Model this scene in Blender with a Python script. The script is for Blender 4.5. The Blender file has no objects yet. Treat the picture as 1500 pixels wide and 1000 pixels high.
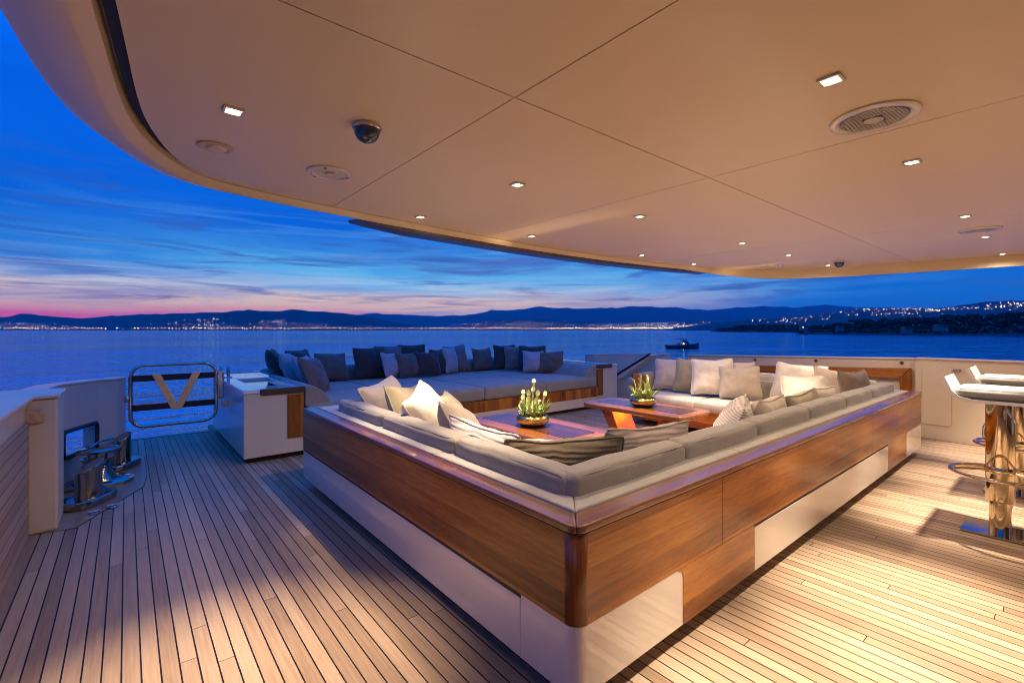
import bpy, bmesh, math, random
from mathutils import Vector, Matrix, noise
random.seed(7)
sc = bpy.context.scene
COL = sc.collection
pi = math.pi
R = math.radians

# ------------------------------------------------------------------ camera
CAMH = 1.2
FPX = 684.0
YAW = math.atan2(565, 684)
S, Cc = math.sin(YAW), math.cos(YAW)
cam_d = bpy.data.cameras.new('camera')
cam = bpy.data.objects.new('camera', cam_d)
COL.objects.link(cam)
cam.location = (0, 0, CAMH)
cam.rotation_euler = (pi/2, 0, -YAW)
cam_d.sensor_width = 36
cam_d.lens = FPX/1500*36
cam_d.shift_y = -17/1500
cam_d.clip_start = 0.02
cam_d.clip_end = 60000
sc.camera = cam
sc.render.resolution_x, sc.render.resolution_y = 1024, 682
sc.view_settings.view_transform = 'Standard'
sc.view_settings.look = 'None'
sc.view_settings.gamma = 1
sc.view_settings.exposure = 0.1
sc.cycles.use_denoising = True
sc.cycles.filter_width = 1.0
sc.cycles.max_bounces = 8
sc.cycles.diffuse_bounces = 4
sc.cycles.glossy_bounces = 4
sc.cycles.transmission_bounces = 4
sc.cycles.sample_clamp_indirect = 4
sc.cycles.caustics_reflective = False
sc.cycles.caustics_refractive = False

def far(a_px, d):            # plan position of a bearing (measured on the photo) at a distance d
    r = (a_px-750)/FPX*d
    return (r*Cc + d*S, -r*S + d*Cc)
def rise(y_px, d):           # height of a sight line at distance d
    return CAMH + (483-y_px)/FPX*d

# ------------------------------------------------------------------ materials
def new_mat(name):
    m = bpy.data.materials.new(name); m.use_nodes = True
    nt = m.node_tree
    return m, nt, nt.nodes['Principled BSDF']
def N(nt, t, **kw):
    n = nt.nodes.new(t)
    for k, v in kw.items():
        if k in n.inputs.keys() if not isinstance(k, int) else False: n.inputs[k].default_value = v
        else: setattr(n, k, v)
    return n
def L(nt, a, b): nt.links.new(a, b)
def ramp(nt, fac, stops, interp='LINEAR'):
    r = nt.nodes.new('ShaderNodeValToRGB'); r.color_ramp.interpolation = interp
    e = r.color_ramp.elements
    while len(e) < len(stops): e.new(0.5)
    for i, (p, c) in enumerate(stops):
        e[i].position = p; e[i].color = (*c, 1) if len(c) == 3 else c
    L(nt, fac, r.inputs[0]); return r.outputs[0]
def mth(nt, op, a, b=None, c=None):
    n = nt.nodes.new('ShaderNodeMath'); n.operation = op
    for i, v in enumerate((a, b, c)):
        if v is None: continue
        if isinstance(v, (int, float)): n.inputs[i].default_value = v
        else: L(nt, v, n.inputs[i])
    return n.outputs[0]
def mixc(nt, f, a, b, mode='MIX'):
    n = nt.nodes.new('ShaderNodeMix'); n.data_type = 'RGBA'; n.blend_type = mode
    for i, v in ((0, f), (6, a), (7, b)):
        if isinstance(v, (int, float)): n.inputs[i].default_value = v
        elif isinstance(v, tuple): n.inputs[i].default_value = (*v, 1)
        else: L(nt, v, n.inputs[i])
    return n.outputs[2]
def objco(nt, scale=(1, 1, 1), rot=(0, 0, 0)):
    tc = nt.nodes.new('ShaderNodeTexCoord'); mp = nt.nodes.new('ShaderNodeMapping')
    mp.inputs['Scale'].default_value = scale; mp.inputs['Rotation'].default_value = rot
    L(nt, tc.outputs['Object'], mp.inputs[0]); return mp.outputs[0]
def noise_t(nt, vec, scale, detail=3, rough=.5, dist=0):
    n = nt.nodes.new('ShaderNodeTexNoise'); n.inputs['Scale'].default_value = scale
    n.inputs['Detail'].default_value = detail; n.inputs['Roughness'].default_value = rough
    n.inputs['Distortion'].default_value = dist
    L(nt, vec, n.inputs['Vector']); return n.outputs['Fac']
def bump(nt, h, b, strength=.3, dist=.01):
    n = nt.nodes.new('ShaderNodeBump'); n.inputs['Strength'].default_value = strength
    n.inputs['Distance'].default_value = dist
    L(nt, h, n.inputs['Height']); L(nt, n.outputs[0], b.inputs['Normal'])

def plain(name, col, rough=.4, metal=0, coat=0, var=.06, vs=6, bumps=0, bscale=40):
    m, nt, b = new_mat(name)
    v = objco(nt)
    f = noise_t(nt, v, vs, 4)
    lo = tuple(c*(1-var) for c in col); hi = tuple(min(1, c*(1+var)) for c in col)
    L(nt, ramp(nt, f, [(.3, lo), (.7, hi)]), b.inputs['Base Color'])
    b.inputs['Roughness'].default_value = rough; b.inputs['Metallic'].default_value = metal
    b.inputs['Coat Weight'].default_value = coat; b.inputs['Coat Roughness'].default_value = .04
    if bumps: bump(nt, noise_t(nt, v, bscale, 3), b, bumps, .004)
    return m
def fabric(name, col, weave=170, ribs=None, var=.20):
    m, nt, b = new_mat(name)
    v = objco(nt)
    f = noise_t(nt, v, 9, 5, .6); g = noise_t(nt, v, weave, 2)
    k = mth(nt, 'ADD', mth(nt, 'MULTIPLY', f, .5), mth(nt, 'MULTIPLY', g, .5))
    c = ramp(nt, k, [(.3, tuple(x*(1-var) for x in col)), (.7, tuple(x*(1+var) for x in col))])
    b.inputs['Roughness'].default_value = .9
    b.inputs['Sheen Weight'].default_value = .25
    b.inputs['Specular IOR Level'].default_value = .2
    h = mth(nt, 'ADD', mth(nt, 'MULTIPLY', g, .12), f)
    if ribs:
        w = nt.nodes.new('ShaderNodeTexWave'); w.bands_direction = 'Z'
        w.inputs['Scale'].default_value = ribs; w.inputs['Distortion'].default_value = .35
        w.inputs['Detail'].default_value = 1; w.inputs['Detail Scale'].default_value = .6
        L(nt, v, w.inputs[0])
        c = mixc(nt, mth(nt, 'MULTIPLY', mth(nt, 'SUBTRACT', 1, w.outputs['Fac']), .5), c, tuple(x*.35 for x in col))
        h = mth(nt, 'ADD', h, mth(nt, 'MULTIPLY', w.outputs['Fac'], 1.6))
    L(nt, c, b.inputs['Base Color'])
    bump(nt, h, b, .35, .006)
    return m
def wood(name, axis, dark, mid, light, board=.078, gloss=.10, coat=.22, vert='z', grain=1.0):
    # axis = direction the grain runs
    m, nt, b = new_mat(name)
    tc = nt.nodes.new('ShaderNodeTexCoord')
    sp = nt.nodes.new('ShaderNodeSeparateXYZ'); L(nt, tc.outputs['Object'], sp.inputs[0])
    o = {'x': sp.outputs[0], 'y': sp.outputs[1], 'z': sp.outputs[2]}
    bi = mth(nt, 'FLOOR', mth(nt, 'DIVIDE', o[vert], board))
    wn = nt.nodes.new('ShaderNodeTexWhiteNoise'); wn.noise_dimensions = '1D'; L(nt, bi, wn.inputs['W'])
    sc_ = {'x': (.55, 9, 9), 'y': (9, .55, 9), 'z': (9, 9, .55)}[axis]
    mp = nt.nodes.new('ShaderNodeMapping'); mp.inputs['Scale'].default_value = sc_
    cmb = nt.nodes.new('ShaderNodeCombineXYZ')
    for i in range(3): L(nt, mth(nt, 'MULTIPLY', wn.outputs['Value'], 7.3), cmb.inputs[i])
    L(nt, tc.outputs['Object'], mp.inputs[0]); L(nt, cmb.outputs[0], mp.inputs['Location'])
    n1 = noise_t(nt, mp.outputs[0], 1.6, 6, .62, .8)
    n2 = noise_t(nt, mp.outputs[0], 11, 5, .7, .4)
    n3 = noise_t(nt, mp.outputs[0], 26, 3, .7)
    f = mth(nt, 'ADD', mth(nt, 'MULTIPLY', n1, .55*grain), mth(nt, 'ADD', mth(nt, 'MULTIPLY', n2, .30), mth(nt, 'MULTIPLY', mth(nt, 'SUBTRACT', n3, .5), .34)))
    f = mth(nt, 'ADD', f, mth(nt, 'MULTIPLY', wn.outputs['Value'], .22))
    c = ramp(nt, f, [(.33, dark), (.52, mid), (.72, light)])
    L(nt, c, b.inputs['Base Color'])
    b.inputs['Roughness'].default_value = gloss
    b.inputs['Roughness'].default_value = .35; b.inputs['Specular IOR Level'].default_value = .3
    b.inputs['Coat Weight'].default_value = coat; b.inputs['Coat Roughness'].default_value = gloss
    bump(nt, n2, b, .04, .002)
    return m

TEAK = ((.11, .029, .003), (.29, .089, .010), (.48, .186, .028))
M = {}
M['teak_x'] = wood('teak varnished lengthwise x', 'x', *TEAK)
M['teak_y'] = wood('teak varnished lengthwise y', 'y', *TEAK)
M['teak_z'] = wood('teak varnished upright', 'z', *TEAK, board=.11, vert='x')
M['teak_cap_x'] = wood('teak cap x', 'x', (.10, .03, .012), (.17, .05, .02), (.24, .08, .03), board=.2, gloss=.06, coat=1, vert='y')
M['teak_cap_y'] = wood('teak cap y', 'y', (.10, .03, .012), (.17, .05, .02), (.24, .08, .03), board=.2, gloss=.06, coat=1, vert='x')
M['table_wood'] = wood('table wood', 'y', (.16, .05, .010), (.28, .095, .018), (.39, .145, .03), board=.17, gloss=.12, coat=.7, vert='x')
M['table_inlay'] = wood('table inlay', 'y', (.03, .012, .008), (.06, .022, .012), (.10, .038, .018), board=.4, gloss=.1, coat=.8, vert='x', grain=1.2)
M['cream'] = plain('cream gloss paint', (.62, .51, .39), .25, 0, .15, .03, 3)
M['cream_matt'] = plain('cream satin paint', (.58, .48, .37), .4, 0, .1, .03, 3)
M['cream_gloss'] = plain('cream lacquer', (.64, .55, .45), .10, 0, .8, .02, 3)
M['white_paint'] = plain('white gloss paint', (.72, .68, .62), .12, 0, .5, .02, 3)
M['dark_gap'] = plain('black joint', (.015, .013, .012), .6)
M['ceiling'] = plain('ceiling lacquer', (.76, .62, .43), .42, 0, .12, .015, 2)
M['ceiling'].node_tree.nodes['Principled BSDF'].inputs['Coat Roughness'].default_value = .12
M['chrome'] = plain('polished steel', (.50, .48, .46), .07, 1, 0, .03, 5)
M['dark_steel'] = plain('weathered steel', (.36, .32, .29), .12, 1, 0, .15, 8)
M['gold_steel'] = plain('warm polished steel', (.80, .68, .50), .06, 1, 0, .03, 5)
M['plate_steel'] = plain('satin steel', (.75, .62, .45), .34, 1, 0, .2, 30)
M['brushed_v'] = plain('brushed brass', (.88, .68, .42), .38, 1, 0, .10, 12)
M['black_metal'] = plain('black metal', (.02, .022, .028), .3, .3)
M['bronze'] = plain('dark bronze', (.10, .075, .05), .3, .4, .2)
M['gold_bowl'] = plain('gold leaf bowl', (.62, .40, .14), .22, 1, 0, .25, 25, .25, 45)
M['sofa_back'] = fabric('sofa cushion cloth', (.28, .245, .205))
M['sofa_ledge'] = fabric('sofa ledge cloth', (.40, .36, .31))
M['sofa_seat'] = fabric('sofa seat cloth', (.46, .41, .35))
M['daybed'] = fabric('daybed cloth', (.25, .225, .185))
M['p_white'] = fabric('pillow ivory', (.58, .51, .44))
M['p_pink'] = fabric('pillow rose beige', (.46, .37, .32))
M['p_beige'] = fabric('pillow beige', (.52, .43, .34))
M['p_olive'] = fabric('pillow olive', (.30, .25, .16))
M['p_tan'] = fabric('pillow tan', (.40, .33, .27))
M['p_dark'] = fabric('pillow charcoal brown', (.070, .046, .036))
M['p_brown'] = fabric('pillow brown grey', (.155, .105, .08))
M['p_mauve'] = fabric('pillow pale mauve', (.42, .345, .335))
M['p_mid'] = fabric('pillow mauve brown', (.22, .155, .13))
M['p_rib_dark'] = fabric('ribbed brown pillow', (.13, .095, .06), ribs=19)
M['p_rib_pink'] = fabric('ribbed rose pillow', (.42, .33, .28), ribs=19)
M['p_rib_white'] = fabric('ribbed ivory pillow', (.62, .53, .47), ribs=19)
M['stool_pad'] = fabric('stool pad cloth', (.26, .245, .225))
M['lily'] = plain('lily petal', (.46, .50, .24), .5, 0, 0, .08, 20)
M['leaf'] = plain('lily stem green', (.26, .36, .07), .5, 0, 0, .3, 30)
M['petal_white'] = plain('white blossom', (.78, .76, .68), .6, 0, 0, .1, 40)
M['hull'] = plain('white hull paint', (.75, .75, .74), .1, 0, .5, .02, 2)
M['boat_dark'] = plain('dark boat paint', (.02, .025, .04), .25, 0, .3)
M['boat_light'] = plain('pale boat paint', (.16, .18, .22), .3)
M['glass_dark'] = plain('tinted glass', (.03, .05, .08), .05, 0, .5)
M['house_wall'] = plain('pale render', (.20, .19, .18), .8)
M['roof_tile'] = plain('clay roof', (.22, .10, .06), .8)
M['rock'] = plain('shore rock', (.035, .035, .032), .9, 0, 0, .3, .3)
M['wood_leaf'] = plain('pine wood foliage', (.020, .028, .020), .9, 0, 0, .5, .25)
M['hill'] = plain('hill scrub', (.035, .042, .04), .95, 0, 0, .35, .004)

def emis(name, col, s, sample=True):
    m, nt, b = new_mat(name)
    b.inputs['Base Color'].default_value = (.8, .8, .8, 1)
    b.inputs['Emission Color'].default_value = (*col, 1); b.inputs['Emission Strength'].default_value = s
    if not sample:
        m.cycles.emission_sampling = 'NONE'
    return m
M['lens'] = emis('lamp lens', (1, .80, .52), 14, False)
M['lens_rim'] = emis('lamp reflector', (1, .72, .42), 1.6, False)
M['glow'] = emis('table lamp', (1, .62, .25), 8, False)
M['tl_warm'] = emis('town lamp warm', (1, .58, .26), 3.0, False)
M['tl_white'] = emis('town lamp white', (1, .84, .66), 3.0, False)
M['nav'] = emis('boat lamp', (1, .95, .9), 6, False)
M['green_led'] = emis('green indicator', (.3, .9, .1), 2, False)

# teak deck: caulked planks along y
def deck_mat():
    m, nt, b = new_mat('weathered teak deck')
    tc = nt.nodes.new('ShaderNodeTexCoord'); sp = nt.nodes.new('ShaderNodeSeparateXYZ')
    L(nt, tc.outputs['Object'], sp.inputs[0])
    u = mth(nt, 'DIVIDE', mth(nt, 'ADD', sp.outputs[0], .0131), .0537)
    idx = mth(nt, 'FLOOR', u); fr = mth(nt, 'FRACT', u)
    w1 = nt.nodes.new('ShaderNodeTexWhiteNoise'); w1.noise_dimensions = '1D'; L(nt, idx, w1.inputs['W'])
    v = mth(nt, 'DIVIDE', mth(nt, 'ADD', sp.outputs[1], mth(nt, 'MULTIPLY', w1.outputs['Value'], 9)), 2.3)
    vid = mth(nt, 'FLOOR', v); vf = mth(nt, 'FRACT', v)
    edge = mth(nt, 'MINIMUM', fr, mth(nt, 'SUBTRACT', 1, fr))
    ca = mth(nt, 'LESS_THAN', edge, .048)
    cb = mth(nt, 'LESS_THAN', vf, .0013)
    caulk = mth(nt, 'MAXIMUM', ca, cb)
    w2 = nt.nodes.new('ShaderNodeTexWhiteNoise'); w2.noise_dimensions = '2D'
    cm = nt.nodes.new('ShaderNodeCombineXYZ'); L(nt, idx, cm.inputs[0]); L(nt, vid, cm.inputs[1]); L(nt, cm.outputs[0], w2.inputs['Vector'])
    off = nt.nodes.new('ShaderNodeCombineXYZ'); L(nt, mth(nt, 'MULTIPLY', w2.outputs['Value'], 30), off.inputs[2])
    mp = nt.nodes.new('ShaderNodeMapping'); mp.inputs['Scale'].default_value = (60, 2.2, 1); L(nt, tc.outputs['Object'], mp.inputs[0]); L(nt, off.outputs[0], mp.inputs['Location'])
    g = noise_t(nt, mp.outputs[0], 1.6, 5, .65, .3)
    big = noise_t(nt, tc.outputs['Object'], 1.1, 4, .6)
    f = mth(nt, 'ADD', mth(nt, 'MULTIPLY', g, .55), mth(nt, 'MULTIPLY', w2.outputs['Value'], .34))
    f = mth(nt, 'ADD', f, mth(nt, 'ADD', mth(nt, 'MULTIPLY', big, .30), -.04))
    c = ramp(nt, f, [(.25, (.185, .118, .070)), (.5, (.305, .203, .125)), (.8, (.43, .305, .20))])
    c = mixc(nt, caulk, c, (.006, .005, .005))
    L(nt, c, b.inputs['Base Color'])
    L(nt, mth(nt, 'ADD', .42, mth(nt, 'MULTIPLY', g, .2)), b.inputs['Roughness'])
    b.inputs['Specular IOR Level'].default_value = .22
    h = mth(nt, 'SUBTRACT', mth(nt, 'MULTIPLY', g, .15), caulk)
    bump(nt, h, b, .4, .003)
    return m
M['deck'] = deck_mat()
M['margin'] = wood('weathered teak margin', 'y', (.17, .11, .07), (.26, .17, .105), (.34, .235, .15), board=3, gloss=.5, coat=0, vert='z')
def cladding_mat():
    m, nt, b = new_mat('weathered teak cladding')
    tc = nt.nodes.new('ShaderNodeTexCoord'); sp = nt.nodes.new('ShaderNodeSeparateXYZ')
    L(nt, tc.outputs['Object'], sp.inputs[0])
    u = mth(nt, 'DIVIDE', sp.outputs[2], .064); fr = mth(nt, 'FRACT', u); idx = mth(nt, 'FLOOR', u)
    w1 = nt.nodes.new('ShaderNodeTexWhiteNoise'); w1.noise_dimensions = '1D'; L(nt, idx, w1.inputs['W'])
    g = noise_t(nt, objco(nt, (3, 1.4, 50)), 1.5, 5, .6)
    f = mth(nt, 'ADD', mth(nt, 'MULTIPLY', g, .7), mth(nt, 'MULTIPLY', w1.outputs['Value'], .3))
    c = ramp(nt, f, [(.3, (.26, .17, .12)), (.75, (.42, .30, .22))])
    ca = mth(nt, 'LESS_THAN', fr, .07)
    L(nt, mixc(nt, ca, c, (.015, .012, .012)), b.inputs['Base Color'])
    b.inputs['Roughness'].default_value = .5
    bump(nt, mth(nt, 'SUBTRACT', mth(nt, 'MULTIPLY', g, .1), ca), b, .4, .003)
    return m
M['cladding'] = cladding_mat()
def sea_mat():
    m, nt, b = new_mat('sea water')
    nt.nodes.remove(b)
    mp = nt.nodes.new('ShaderNodeMapping'); mp.inputs['Scale'].default_value = (.30, 1, 1); mp.inputs['Rotation'].default_value = (0, 0, YAW)
    tc = nt.nodes.new('ShaderNodeTexCoord'); L(nt, tc.outputs['Object'], mp.inputs[0])
    n1 = noise_t(nt, mp.outputs[0], .9, 4, .6, .3)
    n2 = noise_t(nt, mp.outputs[0], .13, 4, .6, .3)
    n3 = noise_t(nt, mp.outputs[0], .012, 4, .55, .4)
    amp = ramp(nt, n3, [(.40, (.25,)*3), (.58, (1,)*3)])
    h = mth(nt, 'MULTIPLY', mth(nt, 'ADD', mth(nt, 'MULTIPLY', n1, .30), mth(nt, 'MULTIPLY', n2, 1.1)), amp)
    bn = nt.nodes.new('ShaderNodeBump'); bn.inputs['Strength'].default_value = 1; bn.inputs['Distance'].default_value = 2.2
    L(nt, h, bn.inputs['Height'])
    di = nt.nodes.new('ShaderNodeBsdfDiffuse'); di.inputs['Color'].default_value = (.0, .075, .18, 1); L(nt, bn.outputs[0], di.inputs['Normal'])
    gl = nt.nodes.new('ShaderNodeBsdfGlossy'); gl.inputs['Color'].default_value = (.46, .87, 1, 1); gl.inputs['Roughness'].default_value = .09
    L(nt, bn.outputs[0], gl.inputs['Normal'])
    fr = nt.nodes.new('ShaderNodeFresnel'); fr.inputs['IOR'].default_value = 1.33; L(nt, bn.outputs[0], fr.inputs['Normal'])
    mx = nt.nodes.new('ShaderNodeMixShader')
    L(nt, mth(nt, 'MINIMUM', fr.outputs[0], .72), mx.inputs[0]); L(nt, di.outputs[0], mx.inputs[1]); L(nt, gl.outputs[0], mx.inputs[2])
    L(nt, mx.outputs[0], nt.nodes['Material Output'].inputs['Surface'])
    return m
M['sea'] = sea_mat()

# ------------------------------------------------------------------ mesh helpers
class MB:
    def __init__(self): self.v = []; self.f = []; self.sm = []
    def add(self, vs, fs, smooth=False):
        o = len(self.v); self.v += [tuple(p) for p in vs]
        self.f += [tuple(i+o for i in f) for f in fs]; self.sm += [smooth]*len(fs); return self
    def box(s, x0, x1, y0, y1, z0, z1):
        return s.add([(x0,y0,z0),(x1,y0,z0),(x1,y1,z0),(x0,y1,z0),(x0,y0,z1),(x1,y0,z1),(x1,y1,z1),(x0,y1,z1)],
                     [(3,2,1,0),(4,5,6,7),(0,1,5,4),(1,2,6,5),(2,3,7,6),(3,0,4,7)])
    def prism(s, poly, z0, z1, axis='z'):
        def P(p, h):
            return {'z': (p[0], p[1], h), 'y': (p[0], h, p[1]), 'x': (h, p[0], p[1])}[axis]
        n = len(poly)
        a = sum(poly[i][0]*poly[(i+1) % n][1]-poly[(i+1) % n][0]*poly[i][1] for i in range(n))
        if a < 0: poly = poly[::-1]
        vs = [P(p, z0) for p in poly]+[P(p, z1) for p in poly]
        fs = [tuple(range(n))[::-1], tuple(range(n, 2*n))]+[(i, (i+1) % n, n+(i+1) % n, n+i) for i in range(n)]
        return s.add(vs, fs)
    def wall(s, path, th, z0, ztop):        # path of inner-face points; th to the left of travel; ztop list
        n = len(path); off = []
        for i, p in enumerate(path):
            a = path[max(0, i-1)]; b = path[min(n-1, i+1)]
            d = Vector((b[0]-a[0], b[1]-a[1])).normalized(); off.append((p[0]-d.y*th, p[1]+d.x*th))
        if not isinstance(ztop, (list, tuple)): ztop = [ztop]*n
        if not isinstance(z0, (list, tuple)): z0 = [z0]*n
        vs = []
        for i in range(n):
            vs += [(*path[i], z0[i]), (*path[i], ztop[i]), (*off[i], ztop[i]), (*off[i], z0[i])]
        fs = [(0, 1, 2, 3), ((n-1)*4+3, (n-1)*4+2, (n-1)*4+1, (n-1)*4)]
        for i in range(n-1):
            for k in range(4):
                k2 = (k+1) % 4; fs.append((i*4+k, (i+1)*4+k, (i+1)*4+k2, i*4+k2))
        return s.add(vs, fs)
    def tube(s, pts, r, seg=10, closed=False, caps=True):
        pts = [Vector(p) for p in pts]; n = len(pts); vs = []; fs = []
        rs = r if isinstance(r, (list, tuple)) else [r]*n
        up = None
        for i, p in enumerate(pts):
            a = pts[i-1] if (i > 0 or closed) else p; b = pts[(i+1) % n] if (i < n-1 or closed) else p
            t = (b-a).normalized()
            if up is None:
                up = t.orthogonal().normalized()
            else:
                up = (up - t*up.dot(t)).normalized()
            w = t.cross(up)
            for k in range(seg):
                an = 2*pi*k/seg
                vs.append(p+(up*math.cos(an)+w*math.sin(an))*rs[i])
        m = n if closed else n-1
        for i in range(m):
            j = (i+1) % n
            for k in range(seg):
                k2 = (k+1) % seg; fs.append((i*seg+k, i*seg+k2, j*seg+k2, j*seg+k))
        if caps and not closed:
            fs.append(tuple(range(seg))[::-1]); fs.append(tuple((n-1)*seg+k for k in range(seg)))
        return s.add(vs, fs, True)
    def lathe(s, prof, c=(0, 0, 0), seg=32, sx=1, sy=1):
        vs = []; fs = []; n = len(prof)
        for r, z in prof:
            for k in range(seg):
                a = 2*pi*k/seg; vs.append((c[0]+max(r, 1e-4)*math.cos(a)*sx, c[1]+max(r, 1e-4)*math.sin(a)*sy, c[2]+z))
        for i in range(n-1):
            for k in range(seg):
                k2 = (k+1) % seg; fs.append((i*seg+k, i*seg+k2, (i+1)*seg+k2, (i+1)*seg+k))
        fs.append(tuple(range(seg))[::-1]); fs.append(tuple((n-1)*seg+k for k in range(seg)))
        return s.add(vs, fs, True)
    def cushion(s, x0, x1, y0, y1, z0, z1, r=.03, puff=.008, rnd=0, pipe=True):
        c = Vector(((x0+x1)/2, (y0+y1)/2, (z0+z1)/2)); d = Vector(((x1-x0)/2, (y1-y0)/2, (z1-z0)/2))
        r = min(r, d.x*.98, d.y*.98, d.z*.98)
        def samp(D):
            n = max(2, min(10, int(2*(D-r)/.07)+2))
            a = [D-r*t for t in (0, .3, .65, 1)]
            lin = [-(D-r)+2*(D-r)*i/n for i in range(1, n)]
            return [-q for q in a]+lin+a[::-1]
        A = [samp(d.x), samp(d.y), samp(d.z)]
        idx = {}; vs = []; fs = []
        sd = random.random()*100
        def vid(p):
            k = tuple(round(q, 5) for q in p)
            if k in idx: return idx[k]
            P = Vector(p); inn = Vector([max(-(d[i]-r), min(d[i]-r, P[i])) for i in range(3)])
            dr = P-inn
            if dr.length > 1e-7: Q = inn+dr.normalized()*r
            else: Q = P
            for i in range(3):
                if abs(abs(P[i])-d[i]) < 1e-6:
                    o = [j for j in range(3) if j != i]
                    k1 = max(0, 1-(P[o[0]]/d[o[0]])**2)*max(0, 1-(P[o[1]]/d[o[1]])**2)
                    Q[i] += math.copysign(puff*k1**.6, P[i])
            if rnd: Q += Vector((noise.noise(Q*6+Vector((sd, 0, 0))), noise.noise(Q*6+Vector((0, sd, 0))), noise.noise(Q*6+Vector((0, 0, sd)))))*rnd
            idx[k] = len(vs); vs.append(Q+c); return idx[k]
        for ax in range(3):
            o1, o2 = (ax+1) % 3, (ax+2) % 3
            for sg in (-1, 1):
                for i in range(len(A[o1])-1):
                    for j in range(len(A[o2])-1):
                        q = []
                        for (a, b_) in ((i, j), (i+1, j), (i+1, j+1), (i, j+1)):
                            p = [0, 0, 0]; p[ax] = sg*d[ax]; p[o1] = A[o1][a]; p[o2] = A[o2][b_]; q.append(vid(p))
                        fs.append(tuple(q) if sg > 0 else tuple(q[::-1]))
        s.add(vs, fs, True)
        if pipe:
            ax = min(range(3), key=lambda i: d[i]); o1, o2 = (ax+1) % 3, (ax+2) % 3
            q = r*.30
            for sg in (-1, 1):
                loop = []
                for (u, v) in rrect(-(d[o1]-q), d[o1]-q, -(d[o2]-q), d[o2]-q, r*.9, 4):
                    p = [0, 0, 0]; p[ax] = sg*(d[ax]-q); p[o1] = u; p[o2] = v; loop.append(c+Vector(p))
                # denser points so that the seam follows the soft edge
                dl = []
                for a_, b_ in zip(loop, loop[1:]+loop[:1]):
                    k_ = max(1, int((b_-a_).length/.08)); dl += [a_+(b_-a_)*(t/k_) for t in range(k_)]
                s.tube(dl, .0035, 5, True)
        return s
    def build(s, name, mat, parent=None, bevel=0, seg=2, loc=None, smooth=None):
        me = bpy.data.meshes.new(name)
        base = Vector((0, 0, 0))
        if parent is not None: base = Vector(parent['_base']) if '_base' in parent else Vector((0, 0, 0))
        elif loc is not None: base = Vector(loc)
        me.from_pydata([tuple(Vector(p)-base) for p in s.v], [], s.f)
        for p, f in zip(me.polygons, s.sm): p.use_smooth = f if smooth is None else smooth
        bm = bmesh.new(); bm.from_mesh(me)
        bmesh.ops.remove_doubles(bm, verts=bm.verts, dist=1e-6)
        bmesh.ops.recalc_face_normals(bm, faces=bm.faces)
        if bevel:
            es = [e for e in bm.edges if len(e.link_faces) == 2 and e.calc_face_angle(0) > .6]
            bmesh.ops.bevel(bm, geom=es, offset=bevel, segments=seg, affect='EDGES', profile=.5, clamp_overlap=True)
        bm.to_mesh(me); bm.free()
        if any(p.use_smooth for p in me.polygons): me.set_sharp_from_angle(angle=R(42))
        me.materials.append(mat)
        o = bpy.data.objects.new(name, me); COL.objects.link(o)
        if parent is not None: o.parent = parent
        elif loc is not None: o.location = loc
        return o

BASES = {}
def thing(name, label, cat, loc=(0, 0, 0), group=None, rotz=0):
    o = bpy.data.objects.new(name, None); COL.objects.link(o)
    o.location = loc; o.rotation_euler = (0, 0, rotz); o.empty_display_size = .1
    o['label'] = label; o['category'] = cat
    if group: o['group'] = group
    o['_base'] = tuple(loc)
    return o
def local(o): o['_base'] = (0.0, 0.0, 0.0); return o      # parts given in the thing's own coordinates
def tag(o, label, cat, group=None):
    o['label'] = label; o['category'] = cat
    if group: o['group'] = group
    return o
def struct(o): o['kind'] = 'structure'; return o
def copy_tree(root):
    def cp(o, par):
        c = o.copy(); COL.objects.link(c)
        if par is not None: c.parent = par
        for ch in [q for q in o.children]: cp(ch, c)
        return c
    return cp(root, None)
def arc(cx, cy, r, a0, a1, n=8):
    return [(cx+r*math.cos(R(a0+(a1-a0)*i/n)), cy+r*math.sin(R(a0+(a1-a0)*i/n))) for i in range(n+1)]
def rrect(x0, x1, y0, y1, r, n=6):
    return arc(x1-r, y1-r, r, 0, 90, n)+arc(x0+r, y1-r, r, 90, 180, n)+arc(x0+r, y0+r, r, 180, 270, n)+arc(x1-r, y0+r, r, 270, 360, n)

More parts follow.
